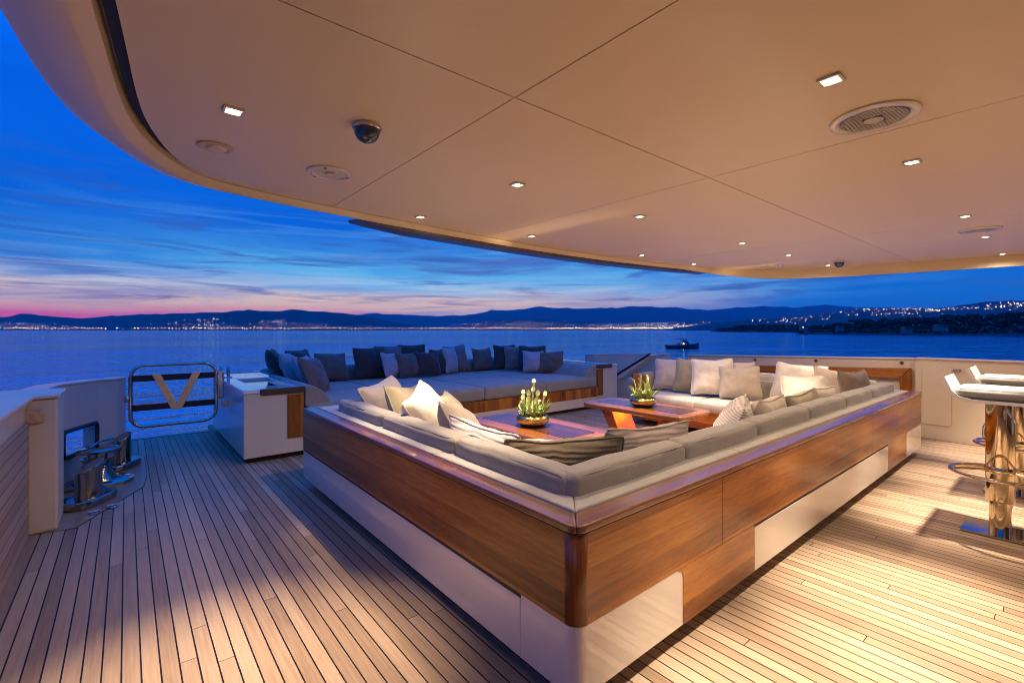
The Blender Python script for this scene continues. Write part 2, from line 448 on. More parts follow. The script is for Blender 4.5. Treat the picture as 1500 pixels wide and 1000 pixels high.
# ------------------------------------------------------------------ sky
def build_world():
    w = bpy.data.worlds.new('World'); sc.world = w; w.use_nodes = True
    nt = w.node_tree; bg = nt.nodes['Background']
    tc = nt.nodes.new('ShaderNodeTexCoord')
    nrm = nt.nodes.new('ShaderNodeVectorMath'); nrm.operation = 'NORMALIZE'; L(nt, tc.outputs['Generated'], nrm.inputs[0])
    sp = nt.nodes.new('ShaderNodeSeparateXYZ'); L(nt, nrm.outputs[0], sp.inputs[0])
    z = sp.outputs[2]
    base = ramp(nt, z, [(0, (.004, .14, .50)), (.06, (.0, .15, .60)), (.16, (.0, .125, .64)), (.34, (.0, .115, .76)), (.55, (.0, .185, 1.15)), (1, (.0, .25, 1.5))])
    def dirdot(px):
        x, y = far(px, 1.0); l = math.hypot(x, y); x /= l; y /= l
        return mth(nt, 'ADD', mth(nt, 'MULTIPLY', sp.outputs[0], x), mth(nt, 'MULTIPLY', sp.outputs[1], y))
    # streak fields
    def streak(scale, zs, seed, tilt, det=5, dist=.6):
        mp = nt.nodes.new('ShaderNodeMapping'); mp.inputs['Scale'].default_value = (1.0, 1.0, zs)
        mp.inputs['Rotation'].default_value = (tilt, tilt*.6, 0); mp.inputs['Location'].default_value = (seed, seed*.7, 0)
        L(nt, nrm.outputs[0], mp.inputs[0])
        return noise_t(nt, mp.outputs[0], scale, det, .6, dist)
    s1 = streak(2.4, 17, 1.3, .10, 6, .9)
    s2 = streak(2.0, 14, 4.1, -.05)
    s3 = streak(3.6, 13, 7.7, .07, 6, .8)
    s4 = streak(1.6, 5, 11.0, .12, 4, 1.2)
    zw = mth(nt, 'ADD', z, mth(nt, 'MULTIPLY', mth(nt, 'SUBTRACT', s2, .5), .045))     # clouds bend the bands
    def band(lo, a, b, hi):      # soft window in elevation
        return ramp(nt, zw, [(lo, (0,)*3), (a, (1,)*3), (b, (1,)*3), (hi, (0,)*3)])
    def az(px, a, b): return ramp(nt, dirdot(px), [(a, (0,)*3), (b, (1,)*3)])
    def mul(*k):
        r = k[0]
        for q in k[1:]: r = mth(nt, 'MULTIPLY', r, q)
        return r
    c = base
    # pale cyan glow above the afterglow, brightest at centre
    c = mixc(nt, mul(band(.035, .075, .11, .20), az(640, .70, .97), ramp(nt, s4, [(.30, (.35,)*3), (.6, (1,)*3)])), c, (.10, .46, .84))
    c = mixc(nt, mul(band(.04, .068, .082, .115), az(420, .55, .95), ramp(nt, s1, [(.38, (.25,)*3), (.58, (1,)*3)])), c, (.68, .70, .72))
    # cream and peach just over the hills, rose at far port
    c = mixc(nt, mul(band(.012, .030, .058, .084), az(330, .48, .92), ramp(nt, s3, [(.36, (.55,)*3), (.55, (1,)*3)])), c, (1.0, .66, .40))
    c = mixc(nt, mul(ramp(nt, zw, [(.022, (1,)*3), (.048, (0,)*3)]), az(40, .80, .985)), c, (1.0, .13, .15))
    c = mixc(nt, mul(band(.040, .055, .070, .095), az(60, .72, .97), ramp(nt, s2, [(.46, (0,)*3), (.62, (.6,)*3)])), c, (.16, .17, .46))
    # bright and dark cirrus streaks
    lit = ramp(nt, s1, [(.50, (0,)*3), (.66, (1,)*3)])
    c = mixc(nt, mul(lit, band(.05, .09, .14, .24), az(680, .62, .96), .66), c, (.16, .50, .84))
    drk = ramp(nt, s3, [(.50, (0,)*3), (.64, (1,)*3)])
    c = mixc(nt, mul(drk, band(.03, .06, .17, .30), .80), c, (.035, .10, .40))
    ros = ramp(nt, s2, [(.56, (0,)*3), (.70, (1,)*3)])
    c = mixc(nt, mul(ros, band(.09, .12, .16, .20), az(380, .6, .95), .5), c, (.12, .17, .52))
    # broad soft tone changes high up
    c = mixc(nt, mul(ramp(nt, s4, [(.35, (1,)*3), (.6, (0,)*3)]), ramp(nt, z, [(.15, (0,)*3), (.3, (1,)*3), (.6, (0,)*3)]), .35), c, (.0, .07, .50))
    # Nishita twilight added underneath
    sky = nt.nodes.new('ShaderNodeTexSky'); sky.sky_type = 'NISHITA'; sky.sun_disc = False
    sky.sun_elevation = R(-2.0); sky.sun_rotation = R(60)
    c = mixc(nt, .01, c, sky.outputs[0], 'ADD')
    L(nt, c, bg.inputs[0]); bg.inputs[1].default_value = 1.0
build_world()

# ------------------------------------------------------------------ sea, hills, far shore
SEA = -2.5
mb = MB()
n = 64
vs = [(0, 0, SEA)]+[(16500*math.cos(2*pi*i/n), 16500*math.sin(2*pi*i/n), SEA) for i in range(n)]
mb.add(vs, [(0, i+1, (i+1) % n+1) for i in range(n)])
sea = struct(mb.build('sea', M['sea']))

def interp(pts, x):
    if x <= pts[0][0]: return pts[0][1]
    for (a, b), (c, d) in zip(pts, pts[1:]):
        if a <= x <= c: return b+(d-b)*(x-a)/(c-a)
    return pts[-1][1]
HILLH = {}
def hill(name, prof, d0, d1, step=9, jag=.5, seed=0):
    """terrain whose skyline follows prof [(bearing, height mark)] between distances d0 and d1"""
    xs = []; x = prof[0][0]
    while x <= prof[-1][0]: xs.append(x); x += step
    rows = 9; grid = []
    for j in range(rows):
        t = j/(rows-1)
        row = []
        for x in xs:
            d = d0+(d1-d0)*t
            p = far(x, d)
            ridge = rise(interp(prof, x)+jag*1.5*noise.noise((x*.045, seed, 0))+jag*noise.noise((x*.13, seed, 3))+jag*.35*noise.noise((x*.4, seed, 5)), d0+(d1-d0)*.55)-SEA
            k = max(0, math.sin(pi*min(1, t/1.1)))**.8 if t < .55 else max(0, 1-(t-.55)/.45*.6)
            if t <= .55: k = (t/.55)**.85
            k *= 1+(.25*noise.noise((x*.05, t*4, seed+7)) if .05 < t < .5 else 0)
            row.append((p[0], p[1], SEA-.5+max(0, ridge)*min(k, 1.0)))
        grid.append(row)
    m = MB(); w = len(xs)
    m.add([p for r_ in grid for p in r_], [(j*w+i, j*w+i+1, (j+1)*w+i+1, (j+1)*w+i) for j in range(rows-1) for i in range(w-1)], True)
    o = struct(m.build(name, M['hill']))
    HILLH[name] = (xs, grid)
    return o
hill('hills', [(-420, 462), (-200, 458), (0, 463), (40, 457), (75, 462), (120, 465), (160, 461), (200, 459), (260, 457), (330, 455), (365, 451), (390, 454), (430, 451), (480, 455), (530, 460), (570, 469), (620, 477), (680, 482)], 4200, 5200, 8, 1.2, 1)
hill('hills', [(440, 478), (500, 462), (545, 457), (590, 459), (640, 462), (690, 459), (720, 453), (760, 451), (790, 447), (840, 450), (880, 449), (945, 446), (1000, 449), (1040, 452), (1110, 446), (1160, 448), (1210, 444), (1260, 448), (1320, 450), (1500, 452), (1700, 455)], 9000, 13000, 8, 1.2, 2)
hill('hills', [(640, 481), (690, 473), (740, 467), (790, 466), (850, 470), (900, 473), (960, 471), (1020, 469), (1060, 472), (1120, 479)], 4600, 5600, 8, 1.2, 3)
hill('hills', [(980, 481), (1060, 470), (1120, 466), (1200, 459), (1260, 449), (1320, 448), (1370, 449), (1400, 446), (1440, 439), (1500, 437), (1560, 434), (1700, 430), (1850, 436)], 2600, 3600, 8, 1.2, 4)

# town lamps: countless, one mass per colour
def town():
    mw, mo = MB(), MB()
    def lamp(px, py, d, sz, warm):
        x, y = far(px, d); z = rise(py, d); q = d/FPX*sz
        vs = [(x+q, y, z), (x-q, y, z), (x, y+q, z), (x, y-q, z), (x, y, z+q*.8), (x, y, z-q*.8)]
        fs = [(0, 2, 4), (2, 1, 4), (1, 3, 4), (3, 0, 4), (2, 0, 5), (1, 2, 5), (3, 1, 5), (0, 3, 5)]
        (mo if warm else mw).add(vs, fs)
    rnd = random.Random(3)
    # promenade along the water
    x = -120.0
    while x < 1050:
        dens = 1 if x > 190 or x < 150 else .3
        if rnd.random() < dens:
            sz = rnd.uniform(.45, .8)*(1.25 if x > 800 else 1)
            if 150 < x < 215: sz = .9 if rnd.random() < .4 else .3
            lamp(x, 480.9+rnd.uniform(-.6, .4), 4100, sz*1.25, rnd.random() < .7)
        x += rnd.uniform(3, 6.5) if x < 640 else (rnd.uniform(2.5, 4.5) if x < 800 else rnd.uniform(1.2, 2.8))
    for (cx, cy, sx, sy, k) in ((35, 476, 45, 4, 34), (60, 479, 60, 1.5, 26), (300, 470, 34, 4, 24), (285, 476, 40, 3, 22), (400, 473, 28, 5, 40), (360, 478, 120, 2.5, 30), (470, 477, 40, 3, 14)):
        for _ in range(k):
            px = rnd.gauss(cx, sx*.6); py = min(480, rnd.gauss(cy, sy*.6))
            if py > interp([(0, 466), (365, 456), (430, 456), (530, 464)], px): lamp(px, py, 4150, rnd.uniform(.3, .6), rnd.random() < .55)
    for (cx, cy, sx, sy, k) in ((700, 476, 60, 4, 46), (775, 475, 40, 4, 44), (880, 477, 60, 3, 60), (950, 475, 60, 4, 90), (1010, 476, 40, 4, 60), (960, 479, 70, 1.5, 80)):
        for _ in range(k):
            px = rnd.gauss(cx, sx*.55); py = min(480.5, rnd.gauss(cy, sy*.6))
            if py > interp([(640, 479), (740, 469), (790, 468), (900, 474), (1060, 472)], px)-1: lamp(px, py, 4500, rnd.uniform(.3, .62), rnd.random() < .45)
    for (cx, cy, sx, sy, k) in ((1085, 466, 50, 5, 46), (1150, 466, 60, 8, 54), (1300, 452.5, 90, 1.5, 56), (1300, 459, 60, 3, 30), (1365, 455, 16, 2, 22), (1420, 451, 40, 2, 16), (1480, 446, 40, 5, 60), (1560, 446, 60, 8, 50), (1200, 457, 40, 4, 20)):
        for _ in range(k):
            px = rnd.gauss(cx, sx*.6); py = rnd.gauss(cy, sy*.6)
            if py > interp([(980, 481), (1060, 471), (1120, 467), (1200, 461), (1260, 451), (1400, 448), (1500, 439)], px)+.5: lamp(px, py, 2580, rnd.uniform(.35, .8), rnd.random() < .55)
    for m, mt in ((mw, 'tl_white'), (mo, 'tl_warm')):
        o = m.build('town_lights', M[mt]); o['kind'] = 'stuff'
        tag(o, 'white lamps of the far town scattered along the shore and hills' if mt == 'tl_white' else 'amber lamps of the far town along the promenade and hills', 'town lights')
town()

def headland():
    shore = [(1040, 860), (1100, 760), (1165, 640), (1175, 380), (1300, 330), (1420, 300), (1500, 282), (1600, 262), (1750, 240)]
    top = [(1040, 484), (1060, 478), (1100, 475), (1130, 474), (1180, 476), (1235, 472), (1250, 466), (1265, 464), (1278, 468), (1300, 465), (1350, 465), (1390, 461), (1420, 458), (1440, 459), (1500, 456), (1600, 453), (1750, 452)]
    xs = [1040+6*i for i in range(119)]
    m = MB(); g = []
    for x in xs:
        d = interp(shore, x); h = max(.5, rise(interp(top, x), d+40)-SEA)
        for (dd, k) in ((0, -.4), (1.5, .5+.4*noise.noise((x*.3, 0, 1))), (12, 1.6), (35, h*.35), (70, h*.45), (140, .5)):
            p = far(x, d+dd); g.append((p[0], p[1], SEA+k))
    m.add(g, [(i*6+j, i*6+j+1, (i+1)*6+j+1, (i+1)*6+j) for i in range(len(xs)-1) for j in range(5)], True)
    struct(m.build('headland', M['rock']))
    rnd = random.Random(11); w = MB()
    for i in range(950):
        x = rnd.uniform(1050, 1740); d0 = interp(shore, x); dd = rnd.uniform(8, 75); d = d0+dd
        hz = rise(interp(top, x), d)-SEA
        t = rnd.uniform(.35, 1.0)
        if dd < 25: t *= rnd.uniform(.25, .6)
        r = rnd.uniform(1.8, 3.6)*(.55+d/900)
        cz = SEA+max(r*.6, hz*t-r*.5); p = far(x, d)
        # clumpy crown of leaf facets
        for k in range(26):
            u = Vector((rnd.gauss(0, 1), rnd.gauss(0, 1), rnd.gauss(0, .7))).normalized()*r*rnd.uniform(.5, 1.0)
            u.z *= .6
            cpos = Vector((p[0], p[1], cz))+u
            e1 = Vector((rnd.gauss(0, 1), rnd.gauss(0, 1), rnd.gauss(0, 1))).normalized()*r*.42
            e2 = e1.orthogonal().normalized()*r*.38
            w.add([cpos-e1, cpos+e2, cpos+e1, cpos-e2], [(0, 1, 2, 3)])
    o = w.build('headland_wood', M['wood_leaf']); o['kind'] = 'stuff'
    tag(o, 'dark pine wood covering the low headland on the right', 'wood')
    for px, py, wd, lab in ((1178, 478, 9, 'small pale villa lit amber at the tip of the wooded headland'), (1331, 481, 12, 'pale villa low among the dark trees of the headland'), (1382, 478, 15, 'long pale villa farthest right among the headland trees'), (1232, 479, 9, 'tiny pale cottage between the two villas on the headland')):
        d = interp(shore, px)+6; x, y = far(px, d); zb = rise(py+2.5, d)
        t = thing('villa', lab, 'house', (x, y, zb), 'villas on the headland')
        local(t); t.rotation_euler = (0, 0, -YAW)
        hw = wd/FPX*d/2
        MB().box(-hw, hw, 0, hw*1.2, -2, 1.6).build('wall', M['house_wall'], t)
        MB().prism([(-hw-.3, 1.603), (hw+.3, 1.603), (hw*.6, 2.5), (-hw*.6, 2.5)], -.3, hw*1.2+.3, 'y').build('roof', M['roof_tile'], t)
        for k in (-.5, .2):
            MB().box(hw*k, hw*k+hw*.3, -.05, -.003, .3, 1.2).build('window', M['tl_warm' if px == 1178 and k < 0 else 'glass_dark'], t)
headland()

def small_boat():
    d = 94.0; x, y = far(1000, d)
    t = thing('motorboat', 'small dark motorboat with a raised windscreen on the calm sea', 'boat', (x, y, SEA))
    local(t); t.rotation_euler = (0, 0, -YAW+.12)
    secs = []
    Ls = [(-3.4, .55, .55), (-2.6, .75, .62), (-1, 1.0, .66), (.8, 1.05, .74), (2.2, .8, .86), (3.0, .4, .98), (3.45, .05, 1.08)]
    for (lx, hw, hz) in Ls:
        secs.append([(lx, -hw, hz), (lx, -hw*.85, .15), (lx, 0, -.3), (lx, hw*.85, .15), (lx, hw, hz), (lx, hw*.7, hz-.05), (lx, -hw*.7, hz-.05)])
    m = MB(); k = 7
    m.add([p for s_ in secs for p in s_], [(i*k+j, i*k+(j+1) % k, (i+1)*k+(j+1) % k, (i+1)*k+j) for i in range(len(secs)-1) for j in range(k)]+[tuple(range(k)), tuple((len(secs)-1)*k+j for j in range(k))])
    m.build('hull', M['boat_dark'], t)
    MB().prism([(-1.0, .65), (1.5, .65), (1.2, 1.0), (-.8, 1.05)], -.55, .55, 'y').build('console', M['boat_light'], t, .04)
    MB().prism([(.2, 1.04), (1.15, 1.0), (.55, 1.6), (.2, 1.68)], -.5, .5, 'y').build('windscreen', M['glass_dark'], t)
    c = MB().prism([(-1.2, 1.78), (.8, 1.72), (.7, 1.84), (-1.1, 1.9)], -.65, .65, 'y')
    c.build('canopy', M['boat_dark'], t, .02)
    for sx, sy in ((-.95, -.5), (-.95, .5), (.3, -.5), (.3, .5)):
        MB().tube([(sx, sy, .7), (sx, sy, 1.8)], .035, 6).build('canopy_post', M['boat_light'], t)
    MB().box(-3.6, -3.3, -.3, .3, .1, .72).build('outboard_motor', M['boat_dark'], t, .06)
    MB().lathe([(.0, -.1), (.1, -.07), (.12, 0), (.1, .07), (0, .1)], (-.2, -.8, .95), 8).build('lamp', M['nav'], t)
small_boat()

def haze():
    m = bpy.data.materials.new('evening haze'); m.use_nodes = True; nt = m.node_tree
    nt.nodes.remove(nt.nodes['Principled BSDF'])
    v = nt.nodes.new('ShaderNodeVolumePrincipled')
    v.inputs['Color'].default_value = (.45, .75, 1, 1); v.inputs['Density'].default_value = HAZE
    L(nt, v.outputs[0], nt.nodes['Material Output'].inputs['Volume'])
    o = MB().box(-17000, 17000, -17000, 17000, SEA-1, 520).build('haze', m); o['kind'] = 'stuff'
    tag(o, 'blue evening haze over the bay', 'haze')
HAZE = 4.5e-5
haze()

# ------------------------------------------------------------------ deck and hull
DECK = [(-.6, -2.6), (-.6, 4.0), (-.52, 4.7), (-.36, 5.3), (-.06, 5.8), (-.06, 6.65), (.8, 6.65), (.8, 7.0), (5.64, 7.0), (5.64, 6.65), (6.5, 6.65), (6.5, 5.8), (6.8, 5.3), (6.96, 4.7), (7.04, 4.0), (7.04, -2.6)]
struct(MB().prism(DECK, -.06, 0).build('deck', M['deck']))
cx_, cy_ = 3.22, 2
hp = [((x-cx_)*1.006+cx_, (y-cy_)*1.004+cy_) for x, y in DECK]
tag(MB().prism(hp, SEA-.3, -.064).build('yacht_hull', M['hull']), 'white hull of the yacht below the teak deck', 'yacht hull')
# covering boards along the sides
def strip(pa, pb, z0, z1):
    m = MB(); n_ = len(pa)
    m.add([(*p, z0) for p in pa]+[(*p, z0) for p in pb]+[(*p, z1) for p in pa]+[(*p, z1) for p in pb],
          [(2*n_+i, 2*n_+i+1, 3*n_+i+1, 3*n_+i) for i in range(n_-1)]+[(i, i+1, 2*n_+i+1, 2*n_+i) for i in range(n_-1)]+[(n_+i, n_+i+1, 3*n_+i+1, 3*n_+i) for i in range(n_-1)])
    return m
def coverboard(pa, pb):
    n_ = len(pa)
    o = strip(pa, pb, -.01, .0035).build('covering_board', M['margin']); struct(o)
    e = [(b[0]+(b[0]-a[0])*.006/max(.01, math.dist(a, b)), b[1]+(b[1]-a[1])*.006/max(.01, math.dist(a, b))) for a, b in zip(pa, pb)]
    struct(strip(pb, e, -.01, .0028).build('deck_joint', M['dark_gap']))
coverboard([(-.45, -2.5), (-.45, 3.9)], [(-.39, -2.5), (-.39, 3.86)])
coverboard([(-.45, 3.9), (-.5, 4.5), (-.40, 5.1), (-.2, 5.5), (-.0, 5.7)], [(-.24, 3.86), (-.05, 4.25), (.10, 4.55), (.13, 4.9), (.13, 5.6)])
coverboard([(6.87, 3.9), (6.87, -2.5)], [(6.79, 3.86), (6.79, -2.5)])
coverboard([(-.02, 6.64), (.78, 6.64)], [(-.02, 6.54), (.78, 6.54)])
# steps down to the bathing platform behind the gate
for i, (lab) in enumerate(('white boarding steps going down behind the V gate',)):
    st = thing('boarding_steps', lab, 'steps', (.38, 6.7, -.3))
    for k in range(4):
        MB().box(.0, .76, 6.69+.28*k, 6.97+.28*k, -.38-.2*k-.04, -.16-.2*k).build('step', M['hull'], st, .01)
st = thing('boarding_steps', 'boarding steps going down behind the starboard side of the sunbed', 'steps', (6.0, 6.7, -.3))
for k in range(4):
    MB().box(5.7, 6.46, 6.69+.28*k, 6.97+.28*k, -.38-.2*k-.04, -.16-.2*k).build('step', M['hull'], st, .01)

# ------------------------------------------------------------------ bulwarks
def bw_port():
    t = thing('bulwark', 'low port bulwark clad in teak with a cream cap and cream end post', 'bulwark', (-.45, 1.5, 0))
    MB().wall([(-.452, -2.5), (-.452, 3.9)], .15, 0, [.845, .79]).build('wall', M['cream'], t)
    MB().box(-.452, -.437, -2.49, 3.895, .0, .66).build('cladding', M['cladding'], t, .003)
    MB().wall([(-.41, -2.5), (-.41, 3.84)], .23, [.847, .793], [.875, .82]).build('cap', M['cream'], t, .008)
    p = MB().prism([(-.60, 3.882), (-.43, 3.882), (-.317, 3.905), (-.317, 4.25), (-.42, 4.30), (-.6, 4.3)], .002, .79)
    p.build('end_post', M['cream_matt'], t, .012)
    MB().prism([(-.62, 3.86), (-.43, 3.86), (-.305, 3.89), (-.305, 4.27), (-.42, 4.33), (-.62, 4.33)], .793, .815).build('post_cap', M['cream'], t, .006)
    h = MB().box(-.455, -.372, 3.868, 3.880, .655, .735).build('hinge_plate', M['plate_steel'], t, .003)
    MB().box(-.447, -.417, 3.857, 3.8655, .665, .725).box(-.410, -.380, 3.857, 3.8655, .665, .725).build('hinge_leaf', M['plate_steel'], h, .003)
    MB().tube([(-.4135, 3.857, .66), (-.4135, 3.857, .73)], .007, 8).tube([(-.445, 3.852, .695), (-.38, 3.852, .69)], .005, 6).build('hinge_pin', M['black_metal'], h)
bw_port()
def wing(name_lab, mir):
    X = (lambda x: 6.42-x) if mir else (lambda x: x)
    pts = [(-.40, 4.30), (-.42, 4.55), (-.395, 4.9), (-.19, 5.35), (-.06, 5.52), (-.005, 5.70)]
    zt = [.785, .78, .77, .755, .745, .74]
    path = [(X(x), y) for x, y in pts]; th = .12
    if mir: th = -.12
    t = thing('bulwark', name_lab, 'bulwark', (X(-.3), 5.0, 0))
    m = MB()
    m.wall(path[:3], th, 0, zt[:3]); m.wall(path[3:], th, 0, zt[3:])
    m.wall(path[2:4], th, .425, zt[2:4]); m.wall(path[2:4], th, 0, .205)
    m.build('wall', M['cream_matt'], t)
    cp = [(x+(.01 if not mir else -.01), y) for x, y in path]
    MB().wall(cp, th*1.15, [q+.002 for q in zt], [q+.02 for q in zt]).build('cap', M['cream'], t, .005)
    a, b = Vector((*path[2], 0)), Vector((*path[3], 0)); d = (b-a); nrm = Vector((d.y, -d.x, 0)).normalized()*(1 if not mir else -1)
    # frame of the mooring port
    pr = rrect(.14, .86, .215, .415, .05)
    fr = [a+d*(.06+.88*((u-.14)/.72))+nrm*.012+Vector((0, 0, v)) for u, v in pr]
    MB().tube(fr, .016, 8, True).build('mooring_port', M['black_metal'], t)
    return t
wing('curved cream quarter bulwark with a mooring port behind the chrome bollards', False)
wing('shaded curved quarter bulwark beyond the starboard end of the sunbed', True)
def bw_star():
    t = thing('bulwark', 'cream starboard bulwark with a teak frame behind the sofa', 'bulwark', (6.87, 2.5, 0))
    MB().wall([(6.90, 1.17), (6.90, 3.95)], -.15, 0, [.862, .785]).build('wall', M['cream'], t)
    MB().wall([(6.885, 1.17), (6.885, 3.95)], -.2, [.864, .787], [.882, .805]).build('cap', M['cream'], t, .006)
    # teak frame: top rail and forward upright
    MB().prism([(1.205, .765), (3.75, .662), (3.75, .60), (1.30, .645)], 6.83, 6.897, 'x').build('frame_rail', M['teak_y'], t, .004)
    MB().prism([(1.2, .764), (1.296, .645), (1.296, .35), (1.2, .35)], 6.829, 6.897, 'x').build('frame_upright', M['teak_z'], t, .004)
    MB().box(6.87, 6.897, 1.3, 3.75, .3, .60).build('inner_panel', M['cream_matt'], t)
    for y, z in ((2.92, .775), (2.16, .80), (1.29, .82)):
        m = MB(); m.lathe([(.019, 0), (.019, .006), (.014, .008), (.011, .004), (0, .004)], (0, 0, 0), 16)
        m.v = [(6.9-v[2], y+v[0], z+v[1]) for v in m.v]
        m.build('round_fitting', M['bronze'], t)
    t = thing('bulwark', 'cream starboard bulwark with a locker door behind the bar stools', 'bulwark', (6.87, -.5, 0))
    w = MB()
    for y0, y1, z0, z1 in ((.62, 1.165, 0, .868), (.27, .62, 0, .07), (.27, .62, .23, .868), (-2.5, .27, 0, .868)):
        w.wall([(6.87, y0), (6.87, y1)], -.17, z0, z1)
    w.build('wall', M['cream'], t)
    MB().wall([(6.855, -2.5), (6.855, 1.165)], -.21, .870, .888).build('cap', M['cream'], t, .006)
    fr = [(6.868, y, z) for y, z in rrect(.27, .62, .07, .23, .05)]
    MB().tube(fr, .012, 8, True).build('freeing_port', M['chrome'], t)
    d = MB().prism(rrect(.865, 1.105, .155, .79, .03), 6.860, 6.8685, 'x').build('locker_door', M['cream'], t, .003)
    MB().prism(rrect(.857, 1.113, .147, .798, .034), 6.8662, 6.8692, 'x').build('door_gap', M['bronze'], d)
    s = MB().box(6.858, 6.8685, .575, .665, .66, .735).build('socket_plate', M['plate_steel'], t, .004)
    MB().box(6.852, 6.857, .585, .61, .675, .70).build('indicator', M['green_led'], s)
    MB().tube([(6.845, .80, .765), (6.845, .84, .765)], .009, 8).box(6.85, 6.8685, .79, .85, .755, .775).build('latch', M['chrome'], t, .002)
bw_star()

# slanted gangway stringer near the starboard quarter
t = thing('boarding_ramp', 'slanted blue lit boarding ramp rail behind the sofa end', 'ramp', (6.6, 4.6, 0))
m = MB().prism([(4.30, .80), (4.42, .80), (5.05, .43), (5.05, .36), (4.93, .36)], 6.42, 6.66, 'x')
m.build('panel', M['white_paint'], t, .01)
MB().tube([(6.41, 4.32, .82), (6.41, 4.98, .44)], .018, 10).build('handrail', M['black_metal'], t)
MB().box(6.45, 6.62, 4.6, 5.02, .004, .355).build('support', M['cream_matt'], t, .008)

# ------------------------------------------------------------------ gate with the V emblem
def gate():
    y = 5.70; x0, x1, z0, z1 = .03, .72, .275, .862
    t = thing('gate', 'chrome framed stern gate with a brass letter V between black bars', 'gate', ((x0+x1)/2, y, z0))
    MB().tube([(x, y, z) for x, z in rrect(x0, x1, z0, z1, .11, 8)], .018, 12, True).build('frame', M['chrome'], t)
    for zz in (.735, .455):
        MB().box(x0+.012, x1-.012, y-.006, y+.006, zz-.03, zz+.03).build('bar', M['black_metal'], t, .003)
    v = MB()
    v.prism([(.185, .775), (.255, .775), (.385, .475), (.515, .775), (.585, .775), (.425, .415), (.345, .415)], y-.022, y-.008, 'y')
    v.build('letter_v', M['brushed_v'], t, .003)
    hg = MB().box(.725, .79, y-.012, y+.012, .752, .772).box(.725, .79, y-.012, y+.012, .487, .507)
    hg.build('hinge_arm', M['plate_steel'], t, .003)
    MB().box(.742, .772, y-.016, y-.004, .508, .751).build('hinge_plate', M['plate_steel'], t, .003)
    MB().tube([(.728, y, .50), (.728, y, .76)], .008, 8).tube([(.785, y, .50), (.785, y, .76)], .008, 8).build('hinge_pin', M['chrome'], t)
    MB().box(.74, .795, y-.2, y-.185, .42, .49).build('latch_box', M['plate_steel'], t, .006)
    MB().box(-.004, .017, y-.02, y+.01, .52, .575).tube([(-.003, y-.025, .55), (.018, y-.025, .55)], .016, 8).build('catch', M['plate_steel'], t, .003)
gate()

# ------------------------------------------------------------------ bollards and capstan
def bollard(loc, rot, label, h=.25, r=.073, base=(.34, .22)):
    t = thing('bollard', label, 'bollard', loc, 'chrome bollards by the quarter bulwark', rot); local(t)
    bx, by = base[0]/2, base[1]/2
    pl = [(bx*math.cos(a)*(1 if abs(math.cos(a)) < .5 else 1), by*math.sin(a)) for a in [2*pi*i/28 for i in range(28)]]
    pl = [(math.copysign(abs(x/bx)**.75*bx, x), math.copysign(abs(y_/by)**.75*by, y_)) for x, y_ in pl]
    MB().prism(pl, .004, .058).build('base', M['dark_steel'], t, .012, 3, smooth=False)
    m = MB(); seg = 32; vs = []
    prof = [(r*1.06, .056, 0), (r*1.0, .075, 0), (r*.97, .15, .2), (r*1.0, h-.03, .8), (r*1.08, h-.008, 1), (r*1.02, h, 1), (0.001, h, 1)]
    for rr, z, k in prof:
        for i in range(seg):
            a = 2*pi*i/seg; vs.append((rr*math.cos(a), rr*math.sin(a)*.92, z+k*.035*math.cos(a+.6)*(rr/r)))
    m.add(vs, [(j*seg+i, j*seg+(i+1) % seg, (j+1)*seg+(i+1) % seg, (j+1)*seg+i) for j in range(len(prof)-1) for i in range(seg)], True)
    m.build('post', M['dark_steel'], t)
    return t
bollard((-.20, 4.36, 0), R(52), 'large chrome bollard on an oval base nearest the teak bulwark', .26, .078, (.36, .22))
bollard((-.03, 5.30, 0), R(60), 'chrome bollard on an oval base farthest aft beside the gate', .27, .066, (.36, .2))
t = thing('capstan', 'chrome mooring capstan with a flat round top between the two bollards', 'capstan', (-.17, 4.83, 0)); local(t)
MB().lathe([(.19, .004), (.19, .03), (.17, .045), (0.001, .045)], seg=40, sx=1.15, sy=.85).build('base', M['dark_steel'], t)
MB().lathe([(.12, .044), (.11, .07), (.075, .12), (.07, .16), (.10, .20), (.105, .215), (.001, .215)], seg=36).build('drum', M['dark_steel'], t)
MB().lathe([(.06, .214), (.06, .25), (.13, .262), (.135, .28), (.12, .288), (.001, .29)], seg=36).build('top_plate', M['dark_steel'], t)
MB().tube([(-.05, .02, .291), (.02, .06, .33), (.09, .10, .335)], .01, 8).build('handle', M['dark_steel'], t)
t = thing('cleat', 'small chrome deck fitting in front of the nearest bollard', 'deck fitting', (-.16, 4.08, 0)); local(t)
MB().lathe([(.028, .003), (.028, .010), (.02, .013), (.001, .013)], seg=18).build('plate', M['chrome'], t)
MB().tube([(-.03, 0, .018), (.03, .01, .018)], .006, 8).build('ring', M['chrome'], t)
t2 = copy_tree(t); t2.location = (-.07, 4.15, 0); t2['label'] = 'small chrome deck fitting right of its twin beside the covering board'

